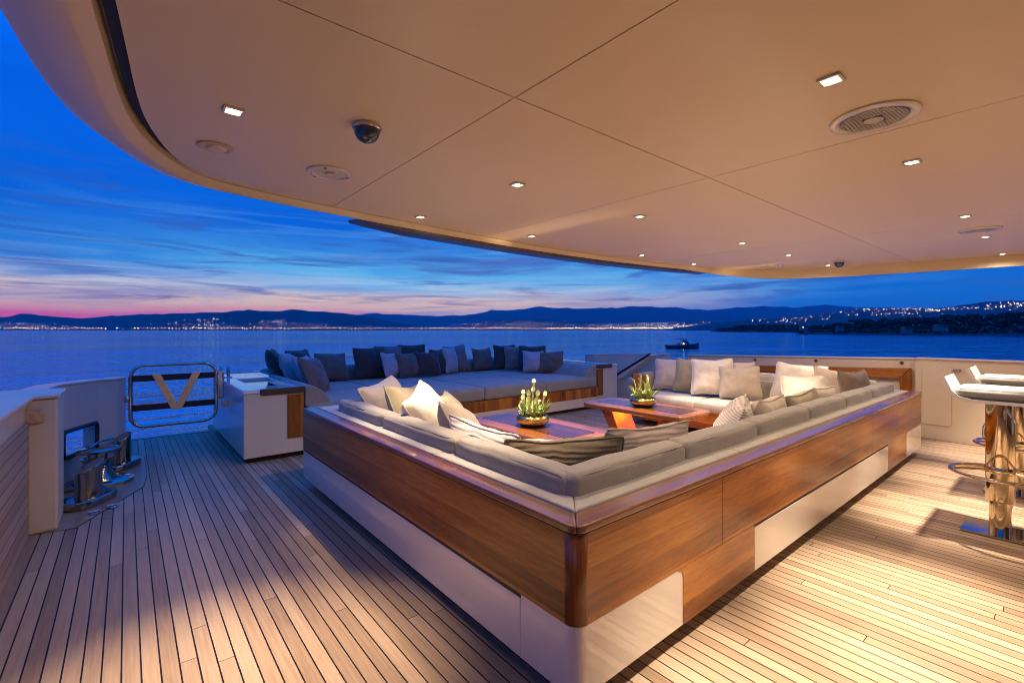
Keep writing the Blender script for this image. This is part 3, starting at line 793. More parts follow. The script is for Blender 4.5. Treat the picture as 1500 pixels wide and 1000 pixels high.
# ------------------------------------------------------------------ sunbed and its end cabinets
YF = 4.66
def sunbed():
    t = thing('sunbed', 'wide stern sunbed with blue lit cushions over a teak front', 'sunbed', (3.42, 5.7, 0))
    MB().box(1.33, 5.54, YF+.07, 6.9, .003, .05).build('plinth', M['dark_gap'], t)
    MB().box(1.31, 5.56, YF+.012, 6.92, .052, .185).build('base', M['cream'], t, .006)
    MB().box(1.31, 5.56, YF+.004, 6.9, .189, .325).build('front_panel', M['teak_z'], t, .004)
    xs = [1.33, 2.375, 3.42, 4.465, 5.53]
    for i in range(4):
        MB().cushion(xs[i]+.003, xs[i+1]-.003, YF, 5.62, .33, .488, .03, .010, .004).build('seat_cushion', M['daybed'], t)
        MB().cushion(xs[i]+.003, xs[i+1]-.003, 5.626, 6.62, .33, .488, .03, .010, .004).build('seat_cushion', M['daybed'], t)
        MB().cushion(xs[i]+.004, xs[i+1]-.004, 6.62, 6.84, .46, .69, .06, .01, .006).build('back_cushion', M['daybed'], t)
    for x0, sg in ((1.315, 1), (5.545, -1)):
        pr = [(x0, .47), (x0+sg*.24, .47), (x0+sg*.235, .50), (x0+sg*.21, .55), (x0+sg*.16, .61), (x0+sg*.09, .655), (x0+sg*.03, .668), (x0, .66)]
        MB().prism(pr, YF+.02, 6.6, 'y').build('side_bolster', M['daybed'], t, .012, 3)
    MB().box(1.3, 5.57, 6.86, 6.98, .05, .655).build('aft_coaming', M['cream'], t, .01)
sunbed()
def cabinet(mir, label):
    X = (lambda a, b: (6.86-b, 6.86-a)) if mir else (lambda a, b: (a, b))
    t = thing('cabinet', label, 'cabinet', (X(.8, 1.3)[0]+.25, 5.6, 0))
    zt = .662
    MB().box(*X(.83, 1.29), YF+.09, 6.5, .003, .05).build('plinth', M['dark_gap'], t)
    MB().box(*X(.80, 1.305), YF+.035, 6.6, .052, zt-.04).build('body', M['cream'], t, .006)
    MB().box(*X(1.16, 1.303), YF+.022, YF+.034, .192, zt-.065).build('teak_panel', M['teak_z'], t, .002)
    # top: frame round a sunken tray
    f = MB()
    f.box(*X(.795, .93), YF+.03, 6.61, zt-.036, zt)
    f.box(*X(1.24, 1.308), YF+.06, 6.61, zt-.036, zt)
    f.box(*X(.93, 1.24), YF+.06, 5.0, zt-.036, zt-.004)
    f.box(*X(.93, 1.24), 5.9, 6.61, zt-.036, zt-.002)
    f.build('top_frame', M['white_paint'], t, .006)
    MB().box(*X(.932, 1.238), 5.002, 5.898, zt-.0395, zt-.028).build('tray', M['chrome'], t)
    MB().box(*X(.935, 1.31), YF+.02, YF+.056, zt-.056, zt+.003).build('front_trim', M['bronze'], t, .004)
    return t
cabinet(False, 'cream cabinet with a teak panel at the port end of the sunbed')
cabinet(True, 'cream cabinet pillar at the starboard end of the sunbed')
# chrome mooring roller on the port cabinet
t = thing('fairlead', 'chrome double ring fairlead on the back corner of the port cabinet', 'fairlead', (.86, 6.15, .663)); local(t)
for dx in (-.035, .035):
    m = MB().tube([(dx, .0, .055)]*0+[(dx+.0*math.cos(a), .034*math.cos(a), .062+.056*math.sin(a)) for a in [2*pi*i/20 for i in range(20)]], .014, 8, True)
    m.build('ring', M['chrome'], t)
MB().box(-.07, .07, -.04, .04, .001, .012).build('base', M['chrome'], t, .004)
t = thing('grab_rail', 'arched chrome grab rail behind the starboard pillows of the sunbed', 'rail', (5.75, 6.35, .66)); local(t)
t.rotation_euler = (0, 0, -.5)
pr = [(-.24, .0)]+[(-.24, .10)]+[(x, z) for x, z in arc(-.18, .14, .06, 180, 90, 6)]+[(x, z) for x, z in arc(.18, .14, .06, 90, 0, 6)]+[(.24, .0)]
MB().tube([(x, 0, z+.001) for x, z in pr], .013, 10).build('hoop', M['chrome'], t)
MB().box(-.23, .23, -.006, .006, .06, .085).build('crossbar', M['black_metal'], t, .003)

# ------------------------------------------------------------------ sectional sofa
SX0, SX1, SY0, SY1 = 1.04, 5.93, .955, 3.76
def uring(o, i, yend=SY1, r=.045, rin=.01):
    a = [(SX0+o, yend)]+arc(SX0+o+r, SY0+o+r, r, 180, 270, 8)+arc(SX1-o-r, SY0+o+r, r, 270, 360, 8)+[(SX1-o, yend)]
    b = [(SX1-i, yend), (SX1-i, SY0+i), (SX0+i, SY0+i), (SX0+i, yend)]
    return a, b
def uprism(o, i, z0, z1, yend=SY1, r=.045):
    a, b = uring(o, i, yend, r)
    m = MB(); na = len(a)
    # build as quads between outer arc and inner corners
    inner = []
    for k, p in enumerate(a):
        if k == 0: inner.append(b[3])
        elif k <= 9: inner.append(b[2])
        elif k <= 18: inner.append(b[1])
        else: inner.append(b[0])
    vs = []; fs = []
    for p, q in zip(a, inner): vs += [(*p, z0), (*p, z1), (*q, z1), (*q, z0)]
    for k in range(na-1):
        for j in range(4):
            fs.append((k*4+j, (k+1)*4+j, (k+1)*4+(j+1) % 4, k*4+(j+1) % 4))
    fs += [(0, 1, 2, 3), ((na-1)*4+3, (na-1)*4+2, (na-1)*4+1, (na-1)*4)]
    m.add(vs, fs); return m
def sofa():
    t = thing('sectional_sofa', 'large U shaped outdoor sofa with varnished teak outside and grey cushions', 'sofa', (3.485, 2.3, 0))
    # recessed plinth, cream base, teak wall, teak cap
    uprism(.13, .6, .002, .078, SY1-.1, .02).build('plinth', M['dark_gap'], t)
    uprism(.0012, .62, .08, .2955, SY1-.004, .046).build('base', M['cream_gloss'], t)
    m = MB()
    m.wall([(SX0, SY1), (SX0, SY0+.05)], .08, .297, .578)
    m.build('teak_side', M['teak_y'], t)
    m = MB(); m.wall([(SX0+.05, SY0), (SX1-.05, SY0)], .08, .297, .578); m.build('teak_side', M['teak_x'], t)
    m = MB(); m.wall([(SX1, SY0+.05), (SX1, SY1)], .08, .297, .578); m.build('teak_side', M['teak_y'], t)
    for cx, a0 in ((SX0+.05, 180), (SX1-.05, 270)):
        o = arc(cx, SY0+.05, .0505, a0, a0+90, 10); i_ = [(cx+(.03 if a0 == 180 else -.03), SY0+.08)]
        m = MB().prism(o+i_, .297, .578); ob = m.build('teak_corner', M['teak_z'], t)
        for p in ob.data.polygons: p.use_smooth = abs(p.normal.z) < .5
    a, b = uring(-.004, .085)
    for nm, poly, mt in (('teak_cap', None, None),):
        n_ = len(a)
        left = a[:6]+[(SX0+.085, SY0+.085), (SX0+.085, SY1)]
        mid = a[5:15]+[(SX1-.085, SY0+.085), (SX0+.085, SY0+.085)]
        right = a[14:]+[(SX1-.085, SY1), (SX1-.085, SY0+.085)]
        MB().prism(left, .580, .606).build('teak_cap', M['teak_cap_y'], t, .007, 3)
        MB().prism(mid, .580, .606).build('teak_cap', M['teak_cap_x'], t, .007, 3)
        MB().prism(right, .580, .606).build('teak_cap', M['teak_cap_y'], t, .007, 3)
    MB().box(SX0+.086, SX0+.8, SY1-.08, SY1, .58, .6055).build('teak_cap', M['teak_cap_x'], t, .006)
    MB().box(SX0+.081, SX0+.78, SY1-.075, SY1-.004, .297, .578).build('teak_end', M['teak_x'], t, .004)
    # lower drawer fronts and teak lower panels
    MB().box(SX0-.001, SX0+.01, 1.215, SY1-.01, .083, .284).build('drawer_front', M['cream_gloss'], t, .002)
    MB().prism([(1.633, .081), (2.243, .081), (2.243, .2965), (1.600, .2965), (1.600, .292)]+arc(1.603, .262, .03, 90, 0, 6), SY0-.0015, SY0+.012, 'y').build('lower_teak', M['teak_x'], t)
    MB().box(4.652, 5.28, SY0-.0015, SY0+.012, .083, .2965).build('lower_teak', M['teak_x'], t, .001)
    MB().box(2.25, 4.645, SY0-.002, SY0+.01, .083, .284).build('drawer_front', M['cream_gloss'], t, .002)
    pass
    # dark strips painting the shade above the drawers; also upright joints
    MB().box(SX0-.0006, SX0+.02, 1.213, SY1-.01, .2848, .2968).build('drawer_gap_shade', M['dark_gap'], t)
    MB().box(2.245, 4.648, SY0-.0006, SY0+.02, .2848, .2968).build('drawer_gap_shade', M['dark_gap'], t)
    MB().box(1.943, 1.9455, SY0-.0006, SY0+.01, .09, .575).build('panel_joint', M['dark_gap'], t)
    MB().box(4.20, 4.2025, SY0-.0006, SY0+.01, .30, .575).build('panel_joint', M['dark_gap'], t)
    # cloth ledge between the cap and the cushions
    ly = [1.14, 1.95, 2.75, SY1-.082]
    for k in range(3):
        y0 = SY0+.087 if k == 0 else ly[k]
        pr = [(SX0+.087, y0 if k else SY0+.087), (SX0+.27, y0 if k else SY0+.27), (SX0+.27, ly[k+1]-.002), (SX0+.087, ly[k+1]-.002)]
        MB().prism(pr, .40, .612).build('ledge', M['sofa_ledge'], t, .008, 3)
    lx = [SX0+.087, 2.3, 3.55, 4.8, SX1-.087]
    for k in range(4):
        pr = [(lx[k]+(.001), SY0+.087), (lx[k+1]-.002, SY0+.087), (lx[k+1]-.002-(.183 if k == 3 else 0), SY0+.27), (lx[k]+.002+(.183 if k == 0 else 0), SY0+.27)]
        MB().prism(pr, .40, .612).build('ledge', M['sofa_ledge'], t, .008, 3)
    MB().prism([(SX1-.087, SY0+.089), (SX1-.087, SY1-.08), (SX1-.27, SY1-.08), (SX1-.27, SY0+.272)], .40, .612).build('ledge', M['sofa_ledge'], t, .008, 3)
    # back cushions
    ys = [1.155, 1.88, 2.68, 3.46]
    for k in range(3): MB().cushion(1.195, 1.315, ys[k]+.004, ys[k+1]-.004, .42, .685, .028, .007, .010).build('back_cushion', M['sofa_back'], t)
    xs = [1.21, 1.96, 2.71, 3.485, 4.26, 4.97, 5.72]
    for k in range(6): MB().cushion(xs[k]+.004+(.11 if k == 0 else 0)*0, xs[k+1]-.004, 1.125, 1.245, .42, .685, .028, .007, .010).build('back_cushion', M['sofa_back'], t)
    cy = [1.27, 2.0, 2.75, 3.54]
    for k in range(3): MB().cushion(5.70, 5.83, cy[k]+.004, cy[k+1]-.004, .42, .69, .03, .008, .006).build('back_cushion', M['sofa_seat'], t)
    # seats
    for k in range(3):
        y0 = [1.26, 1.95, 2.65][k]; y1 = [1.944, 2.644, SY1-.09][k]
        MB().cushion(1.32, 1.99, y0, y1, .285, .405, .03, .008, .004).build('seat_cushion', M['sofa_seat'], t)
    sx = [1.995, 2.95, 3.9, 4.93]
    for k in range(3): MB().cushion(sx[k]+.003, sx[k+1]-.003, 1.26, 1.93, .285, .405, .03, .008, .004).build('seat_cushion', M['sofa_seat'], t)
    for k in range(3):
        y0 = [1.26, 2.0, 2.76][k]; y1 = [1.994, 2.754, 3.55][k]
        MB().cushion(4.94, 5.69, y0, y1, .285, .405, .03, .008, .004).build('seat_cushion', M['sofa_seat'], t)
    # teak fascia under the seats
    MB().box(1.655, 1.93, 1.9, SY1-.03, .082, .283).build('seat_base', M['teak_y'], t, .004)
    MB().box(1.66, 5.3, 1.57, 1.87, .082, .2832).build('seat_base', M['teak_x'], t, .004)
    MB().box(4.99, 5.315, 1.3, SY1-.03, .082, .2828).build('seat_base', M['teak_y'], t, .004)
    # aft arm on the starboard leg
    MB().cushion(5.22, 5.83, 3.565, 3.69, .40, .635, .03, .008, .004).build('arm_cushion', M['sofa_back'], t)
    MB().box(5.18, 5.21, 3.55, 3.76, .10, .62).build('arm_end', M['teak_z'], t, .006)
    MB().box(5.215, SX1-.09, 3.70, 3.76, .10, .60).build('arm_back', M['teak_x'], t, .006)
sofa()

# ------------------------------------------------------------------ low tables
def table(x0, x1, y0, y1, label, lit=False):
    cx, cy = (x0+x1)/2, (y0+y1)/2
    t = thing('low_table', label, 'table', (cx, cy, 0), 'low teak tables inside the sofa'); local(t)
    w, l = (x1-x0)/2, (y1-y0)/2; Z = .46
    MB().prism(rrect(-w, w, -l, l, .09, 6), Z-.045, Z).build('tabletop', M['table_wood'], t, .014, 3)
    MB().prism(rrect(-w*.52, w*.52, -l*.86, l*.86, .02, 3), Z-.01, Z+.0025).build('inlay', M['table_inlay'], t, .001)
    MB().box(-w*.6, w*.6, -.26, .26, .003, .03).build('foot', M['table_wood'], t, .006)
    for s_ in (-1, 1):
        pr = [(s_*.10, .031), (s_*.20, .031), (s_*.42, Z-.048), (s_*.28, Z-.048)]
        MB().prism(pr, -w*.5, w*.5, 'x').build('leg', M['table_wood'], t, .008)
    if not lit: return t
    lamp = MB().lathe([(.03, .031), (.03, .042), (.001, .042)], seg=16).build('glow_lamp', M['glow'], t)
    ld = bpy.data.lights.new('glow', 'SPOT'); ld.energy = 380; ld.color = (1, .66, .33); ld.shadow_soft_size = .02
    ld.spot_size = R(95); ld.spot_blend = .6
    lo = bpy.data.objects.new('glow', ld); COL.objects.link(lo); lo.parent = t; lo.location = (0, 0, .085); lo.rotation_euler = (pi, 0, 0)
    return t
table(2.16, 2.76, 2.13, 3.28, 'low teak table with dark inlay on the port side of the sofa')
table(3.60, 4.17, 2.13, 3.26, 'low teak table on V legs lit underneath, near the pillow lined sofa leg', True)

# ------------------------------------------------------------------ flower bowls
def bowl(loc, seed, label, rot):
    rnd = random.Random(seed)
    t = thing('flower_bowl', label, 'flower bowl', loc, 'gold bowls of calla lilies'); local(t); t.rotation_euler = (0, 0, rot)
    MB().lathe([(.055, .002), (.095, .006), (.125, .035), (.128, .055), (.118, .08), (.112, .083), (.106, .08), (.10, .055), (.001, .05)], seg=36).build('bowl', M['gold_bowl'], t)
    m = MB()
    for k in range(52):                     # low white blossoms
        a = rnd.uniform(0, 2*pi); rr = .105*math.sqrt(rnd.random()); z = .08+rnd.random()*.045*(1.2-rr/.12)+.015
        c = Vector((rr*math.cos(a), rr*math.sin(a), z))
        for q in range(5):
            b_ = 2*pi*q/5+a; ln = rnd.uniform(.012, .022)
            tip = c+Vector((math.cos(b_)*ln, math.sin(b_)*ln, rnd.uniform(0, .014)))
            sd = Vector((-math.sin(b_), math.cos(b_), 0))*ln*.45
            mid = (c+tip)/2+Vector((0, 0, .006))
            m.add([c, mid+sd, tip, mid-sd], [(0, 1, 2, 3)], True)
    m.build('white_blossom', M['petal_white'], t)
    g = MB()
    for k in range(60):                     # pointed leaves
        a = rnd.uniform(0, 2*pi); rr = .085*math.sqrt(rnd.random()); b0 = Vector((rr*math.cos(a), rr*math.sin(a), .07))
        ln = rnd.uniform(.06, .15); lean = rnd.uniform(.1, .7)
        d = Vector((math.cos(a)*lean, math.sin(a)*lean, 1)).normalized(); sd = Vector((-math.sin(a), math.cos(a), 0))*rnd.uniform(.008, .016)
        g.add([b0, b0+d*ln*.5+sd, b0+d*ln+Vector((math.cos(a), math.sin(a), 0))*.02, b0+d*ln*.5-sd], [(0, 1, 2, 3)], True)
    g.build('leaves', M['leaf'], t)
    spec = [(0, .25, .01), (.9, .19, .03), (1.9, .17, .07), (2.8, .14, .06), (3.5, .13, .05), (4.3, .2, .10), (5.1, .12, .05), (5.8, .18, .08), (.4, .11, .08), (2.3, .10, .085), (3.1, .18, .03), (1.4, .12, .1)]
    for a, h, out in spec:
        h *= rnd.uniform(.92, 1.06)
        c0 = Vector((out*.6*math.cos(a), out*.6*math.sin(a), .07)); c1 = Vector((out*math.cos(a), out*math.sin(a), h))
        bend = Vector((math.cos(a+.8), math.sin(a+.8), 0))*rnd.uniform(.015, .05)
        st = MB().tube([c0, (c0+c1)/2+bend*.6, c1], .0045, 6)
        lil = st.build('calla_lily', M['leaf'], t)
        f = MB(); seg = 14; rings = []
        ax = ((c1-((c0+c1)/2+bend*.6)).normalized()+Vector((math.cos(a+.8), math.sin(a+.8), 0))*rnd.uniform(.15, .6)).normalized(); u = ax.orthogonal().normalized(); w_ = ax.cross(u)
        for j, (rr, hh) in enumerate(((.0038, 0), (.0055, .024), (.0075, .044), (.0100, .058), (.0130, .066))):
            for q in range(seg):
                an = 2*pi*q/seg
                lip = (.032 if j == 4 else .008*(j == 3))*max(0, math.cos(an))**1.5
                rings.append(c1+ax*(hh+lip)+(u*math.cos(an)+w_*math.sin(an))*(rr+(.010*max(0, math.cos(an)) if j == 4 else 0)))
        f.add(rings, [(j*seg+q, j*seg+(q+1) % seg, (j+1)*seg+(q+1) % seg, (j+1)*seg+q) for j in range(4) for q in range(seg)], True)
        f.build('petal', M['lily'], lil)
bowl((2.42, 2.68, .4625), 5, 'gold bowl of white calla lilies on the port table', 0)
bowl((3.86, 2.68, .4625), 9, 'gold bowl of white calla lilies on the V legged table', 2.1)

# ------------------------------------------------------------------ bar stools
def stool():
    t = thing('bar_stool', 'polished bar stool with a pale padded seat nearest the camera', 'bar stool', (3.98, .29, 0), 'bar stools along the starboard side'); local(t)
    MB().prism(rrect(-.13, .13, -.17, .16, .01, 2), .003, .014).build('base_plate', M['chrome'], t, .003)
    MB().lathe([(.048, .013), (.048, .21), (.001, .21)], seg=36).build('lower_post', M['gold_steel'], t)
    MB().lathe([(.060, .19), (.063, .20), (.063, .765), (.001, .765)], seg=40).build('post', M['gold_steel'], t)
    ring = [(-.13+.20*math.cos(a), -.01+.21*math.sin(a), .375) for a in [2*pi*i/40 for i in range(40)]]
    MB().tube(ring, .011, 10, True).build('foot_ring', M['gold_steel'], t)
    MB().tube([(-.03, .03, .375), (-.16, .19, .375)], .008, 8).tube([(-.03, -.04, .375), (-.16, -.21, .375)], .008, 8).lathe([(.066, .355), (.069, .36), (.069, .39), (.066, .395)], seg=36).build('ring_collar', M['gold_steel'], t)
    # bent white shell: profile along y, both ends swept up
    pr = [(-.27, .90), (-.215, .83), (-.17, .79), (-.10, .775), (.10, .775), (.165, .79), (.205, .83), (.245, .905)]
    top = [(p[0]*.97+0, p[1]+.018) for p in pr]; th = [(-.28, .912), (-.228, .846), (-.178, .806), (-.10, .793), (.10, .793), (.158, .806), (.19, .84), (.222, .918)]
    poly = pr+th[::-1]
    MB().prism(poly, -.17, .17, 'x').build('seat_shell', M['white_paint'], t, .006, 3)
    MB().cushion(-.155, .155, -.19, .185, .797, .858, .03, .006).build('seat_pad', M['stool_pad'], t)
    MB().tube([(-.064, -.03, .74), (-.12, -.06, .70), (-.13, -.07, .67)], .007, 8).build('lever', M['chrome'], t)
    return t
s1 = stool()
s2 = copy_tree(s1); s2.location = (5.02, .29, 0); s2['label'] = 'polished bar stool farther away, partly hidden behind the nearer stool'

# ------------------------------------------------------------------ pillows
PM = {}
def pillow(x, y, z, w, h, th, yaw, tilt, mat, label, group, roll=0):
    rnd = random.Random(int(x*977+y*131+w*71))
    n_ = 22; m = MB(); ph = rnd.uniform(0, 6); 
    def pt(i, j, sg):
        u = -1+2*i/n_; v = -1+2*j/n_
        cr = 1-.045*(u*u*v*v)**4
        px = w/2*u*(1-.075*(1-v*v))*cr; pz = h/2*v*(1-.075*(1-u*u))*cr
        e = max(0, (1-u*u)*(1-v*v))
        t_ = th*.62*e**.5*(1+.12*math.sin(3*u+ph)*math.cos(2.3*v+ph))
        wr = .013*e**.3*noise.noise((u*2.2+ph*9, v*2.2, sg*3))+.010*e**.25*noise.noise((u*6+ph*5, v*2.5+u*2, sg*5))
        px += .010*noise.noise((v*1.7, ph, 2)); pz += .012*noise.noise((u*1.7, ph, 7))
        pz2 = pz+h/2-.02*h*(1-v)*0
        sag = -.012*(1-(u*u))*(v+1)/2
        return (px, sg*t_+wr*(1 if e > 0 else 0), max(.0, pz2+sag))
    vs = []; idx = {}; fs = []
    for sg in (-1, 1):
        for i in range(n_+1):
            for j in range(n_+1):
                idx[(sg, i, j)] = len(vs); vs.append(pt(i, j, sg))
        for i in range(n_):
            for j in range(n_):
                q = (idx[(sg, i, j)], idx[(sg, i+1, j)], idx[(sg, i+1, j+1)], idx[(sg, i, j+1)])
                fs.append(q if sg < 0 else q[::-1])
    m.add(vs, fs, True)
    ed = [pt(i, 0, 1) for i in range(n_)]+[pt(n_, j, 1) for j in range(n_)]+[pt(i, n_, 1) for i in range(n_, 0, -1)]+[pt(0, j, 1) for j in range(n_, 0, -1)]
    m.tube(ed, .0055, 6, True)
    o = m.build('throw_pillow', mat)
    o.location = (x, y, z+.006+th*.5*math.sin(R(tilt)))
    o.rotation_mode = 'XYZ'
    o.matrix_world = Matrix.Translation((x, y, z+.006+.12*th))@Matrix.Rotation(R(yaw), 4, 'Z')@Matrix.Rotation(R(-tilt), 4, 'X')@Matrix.Rotation(R(roll), 4, 'Y')
    tag(o, label, 'pillow', group)
    return o
D = 'pillows along the sunbed'; Z = .492
for a in [
 (1.50, 6.28, Z+.06, .44, .42, .15, 70, 22, 'p_dark', 'charcoal pillow in the far port corner, leftmost on the sunbed', 0),
 (1.60, 6.10, Z+.04, .42, .40, .14, 62, 20, 'p_mauve', 'pale mauve pillow squeezed between two charcoal ones in the port corner', 0),
 (1.78, 6.30, Z+.03, .46, .43, .15, 40, 20, 'p_dark', 'charcoal pillow third from the left behind the pale mauve one', 0),
 (1.70, 5.72, Z, .46, .42, .14, 55, 24, 'p_mauve', 'pale mauve pillow behind the front brown one at the port bolster', 3),
 (1.68, 5.35, Z, .46, .42, .15, 50, 26, 'p_brown', 'brown pillow nearest the camera on the port bolster of the sunbed', 4),
 (2.18, 6.42, Z, .46, .40, .15, 12, 22, 'p_brown', 'dark brown pillow slumped alone beside the port corner stack', 2),
 (2.71, 6.42, Z, .50, .45, .16, 5, 14, 'p_dark', 'largest charcoal pillow standing at the left of the long row', 0),
 (3.06, 6.56, Z+.02, .48, .44, .14, 0, 10, 'p_mid', 'mauve brown pillow behind the left of the long row', 0),
 (3.44, 6.56, Z+.02, .48, .45, .14, 0, 10, 'p_dark', 'charcoal pillow behind the middle of the long row', 0),
 (2.98, 6.25, Z, .40, .38, .14, 28, 18, 'p_mauve', 'pale mauve pillow right of the largest charcoal pillow', 3),
 (3.22, 6.20, Z, .40, .38, .14, 8, 18, 'p_brown', 'square brown pillow in front, second from the pale mauve one', -2),
 (3.50, 6.18, Z, .44, .38, .14, 4, 18, 'p_dark', 'dark brown pillow in front at the middle of the long row', 2),
 (3.80, 6.34, Z, .36, .40, .14, 20, 15, 'p_dark', 'narrow charcoal pillow tucked left of the tall pale one', 0),
 (4.02, 6.36, Z, .34, .42, .14, 24, 12, 'p_mauve', 'tall pale mauve pillow before the right end of the long row', 0),
 (4.25, 6.54, Z, .48, .44, .15, 5, 14, 'p_mid', 'mauve brown pillow ending the long row on the right', -4),
 (4.74, 6.48, Z, .42, .38, .15, 4, 16, 'p_brown', 'brown pillow standing alone mid sunbed', 0),
 (5.06, 6.30, Z, .40, .44, .14, -25, 14, 'p_dark', 'charcoal pillow leftmost of the starboard group', 0),
 (5.15, 6.12, Z, .40, .43, .14, -30, 14, 'p_mid', 'mauve pillow second of the starboard group', 0),
 (5.24, 5.82, Z, .46, .44, .15, -42, 18, 'p_dark', 'large charcoal pillow in the middle of the starboard group', 0),
 (5.10, 5.62, Z, .36, .36, .14, -30, 18, 'p_mauve', 'pale mauve pillow in front of the starboard charcoal one', 2),
 (5.28, 5.42, Z, .44, .36, .15, -48, 22, 'p_brown', 'brown pillow nearest the starboard bolster of the sunbed', -2),
]:
    pillow(*a[:8], M[a[8]], a[9], D, a[10])
G = 'pillows on the U shaped sofa'; Z = .41
for a in [
 (1.60, 3.20, Z, .46, .44, .17, 28, 30, 'p_beige', 'beige pillow farthest aft on the port leg of the sofa', -8),
 (1.62, 2.93, Z, .46, .42, .17, 32, 30, 'p_olive', 'olive pillow squeezed between beige and ivory on the port leg', 6),
 (1.62, 2.60, Z, .46, .45, .18, 40, 30, 'p_white', 'bright ivory pillow standing diagonally on the port leg', -14),
 (1.80, 2.72, Z, .40, .36, .15, 50, 25, 'p_olive', 'olive pillow mostly hidden behind the bright ivory one', 0),
 (1.58, 2.22, Z, .46, .40, .16, 52, 30, 'p_tan', 'tan pillow leaning behind the port cushions next to the ivory one', 12),
 (1.44, 1.88, Z, .56, .32, .16, 92, 18, 'p_rib_white', 'ribbed ivory lumbar pillow left of the sofa corner', -3),
 (1.58, 1.52, Z, .54, .31, .17, 135+3, 22, 'p_rib_dark', 'ribbed dark brown lumbar pillow in the near sofa corner', 2),
 (1.72, 1.74, Z, .50, .25, .16, 140, 30, 'p_white', 'ivory pillow peeking out behind the dark ribbed corner pillow', 0),
 (1.92, 1.40, Z, .58, .34, .16, 172, 20, 'p_rib_pink', 'ribbed rose lumbar pillow right of the sofa corner', -2),
 (2.92, 1.44, Z, .42, .36, .16, 205, 22, 'p_rib_white', 'striped ivory pillow standing edge on behind the long back', 6),
 (3.28, 1.40, Z, .50, .34, .17, 184, 20, 'p_beige', 'beige pillow behind the long back beside the striped one', 0),
 (3.80, 1.40, Z, .50, .33, .16, 180, 20, 'p_olive', 'olive pillow behind the middle of the long back', 2),
 (4.36, 1.42, Z, .48, .33, .16, 178, 20, 'p_beige', 'beige pillow between the olive and the ivory ones', -2),
 (5.50, 1.92, Z, .50, .44, .17, -82, 26, 'p_white', 'large bright ivory pillow at the forward end of the starboard leg', 4),
 (5.30, 1.74, Z, .44, .34, .15, -70, 28, 'p_white', 'small ivory pillow in front of the large bright one', -5),
 (5.50, 1.52, Z, .44, .40, .16, -40, 24, 'p_pink', 'rose pillow leaning diagonally in the far sofa corner', 10),
 (5.58, 1.36, Z, .40, .38, .14, -20, 14, 'p_brown', 'brown pillow behind the rose one in the far sofa corner', 0),
 (5.36, 3.32, Z, .44, .42, .17, -72, 20, 'p_pink', 'rose beige pillow farthest aft on the starboard leg', 0),
 (5.34, 3.02, Z, .44, .43, .17, -72, 20, 'p_olive', 'olive pillow second from aft on the starboard leg', 2),
 (5.28, 2.72, Z, .47, .45, .18, -66, 22, 'p_white', 'large bright ivory pillow in the middle of the starboard leg', -2),
 (5.48, 2.58, Z, .44, .42, .15, -80, 20, 'p_pink', 'rose pillow half hidden behind the ivory and tan ones', 0),
 (5.30, 2.40, Z, .44, .38, .17, -64, 24, 'p_tan', 'tan pillow in front at the forward end of the pillow row', -3),
]:
    pillow(*a[:8], M[a[8]], a[9], G, a[10])

# ------------------------------------------------------------------ overhang ceiling
H = 1.92
# inner outline of the headliner (port, aft, starboard); runs anticlockwise from forward-port
INN = [(-.42, -2.6), (-.20, -.4), (-.06, .9), (-.012, 1.40), (.03, 1.92), (.075, 2.15), (.15, 2.40), (.26, 2.60), (.45, 2.68), (.85, 2.76), (1.3, 2.82), (1.9, 2.89), (2.6, 2.945), (3.2, 2.96), (3.9, 2.93), (4.6, 2.85), (5.2, 2.72), (5.6, 2.58), (5.95, 2.36), (6.2, 2.05), (6.36, 1.65), (6.46, 1.1), (6.6, .2), (6.75, -.9), (6.9, -2.6)]
def offset_path(path, d):
    out = []
    for i, p in enumerate(path):
        a = path[max(0, i-1)]; b = path[min(len(path)-1, i+1)]
        t = Vector((b[0]-a[0], b[1]-a[1])).normalized()
        out.append((p[0]-t.y*d, p[1]+t.x*d))
    return out
def smooth_path(path, it=2):
    for _ in range(it):
        o = [path[0]]
        for a, b in zip(path, path[1:]):
            o += [(a[0]*.75+b[0]*.25, a[1]*.75+b[1]*.25), (a[0]*.25+b[0]*.75, a[1]*.25+b[1]*.75)]
        path = o+[path[-1]]
    return path
PATH = smooth_path(INN, 2)
def clip(poly, ax, v, keep_less):
    out = []
    ins = lambda p: (p[ax] <= v) == keep_less or p[ax] == v
    for i in range(len(poly)):
        a, b = poly[i], poly[(i+1) % len(poly)]
        ia, ib = ins(a), ins(b)
        if ia: out.append(a)
        if ia != ib:
            t = (v-a[ax])/(b[ax]-a[ax]); out.append((a[0]+(b[0]-a[0])*t, a[1]+(b[1]-a[1])*t))
    return out
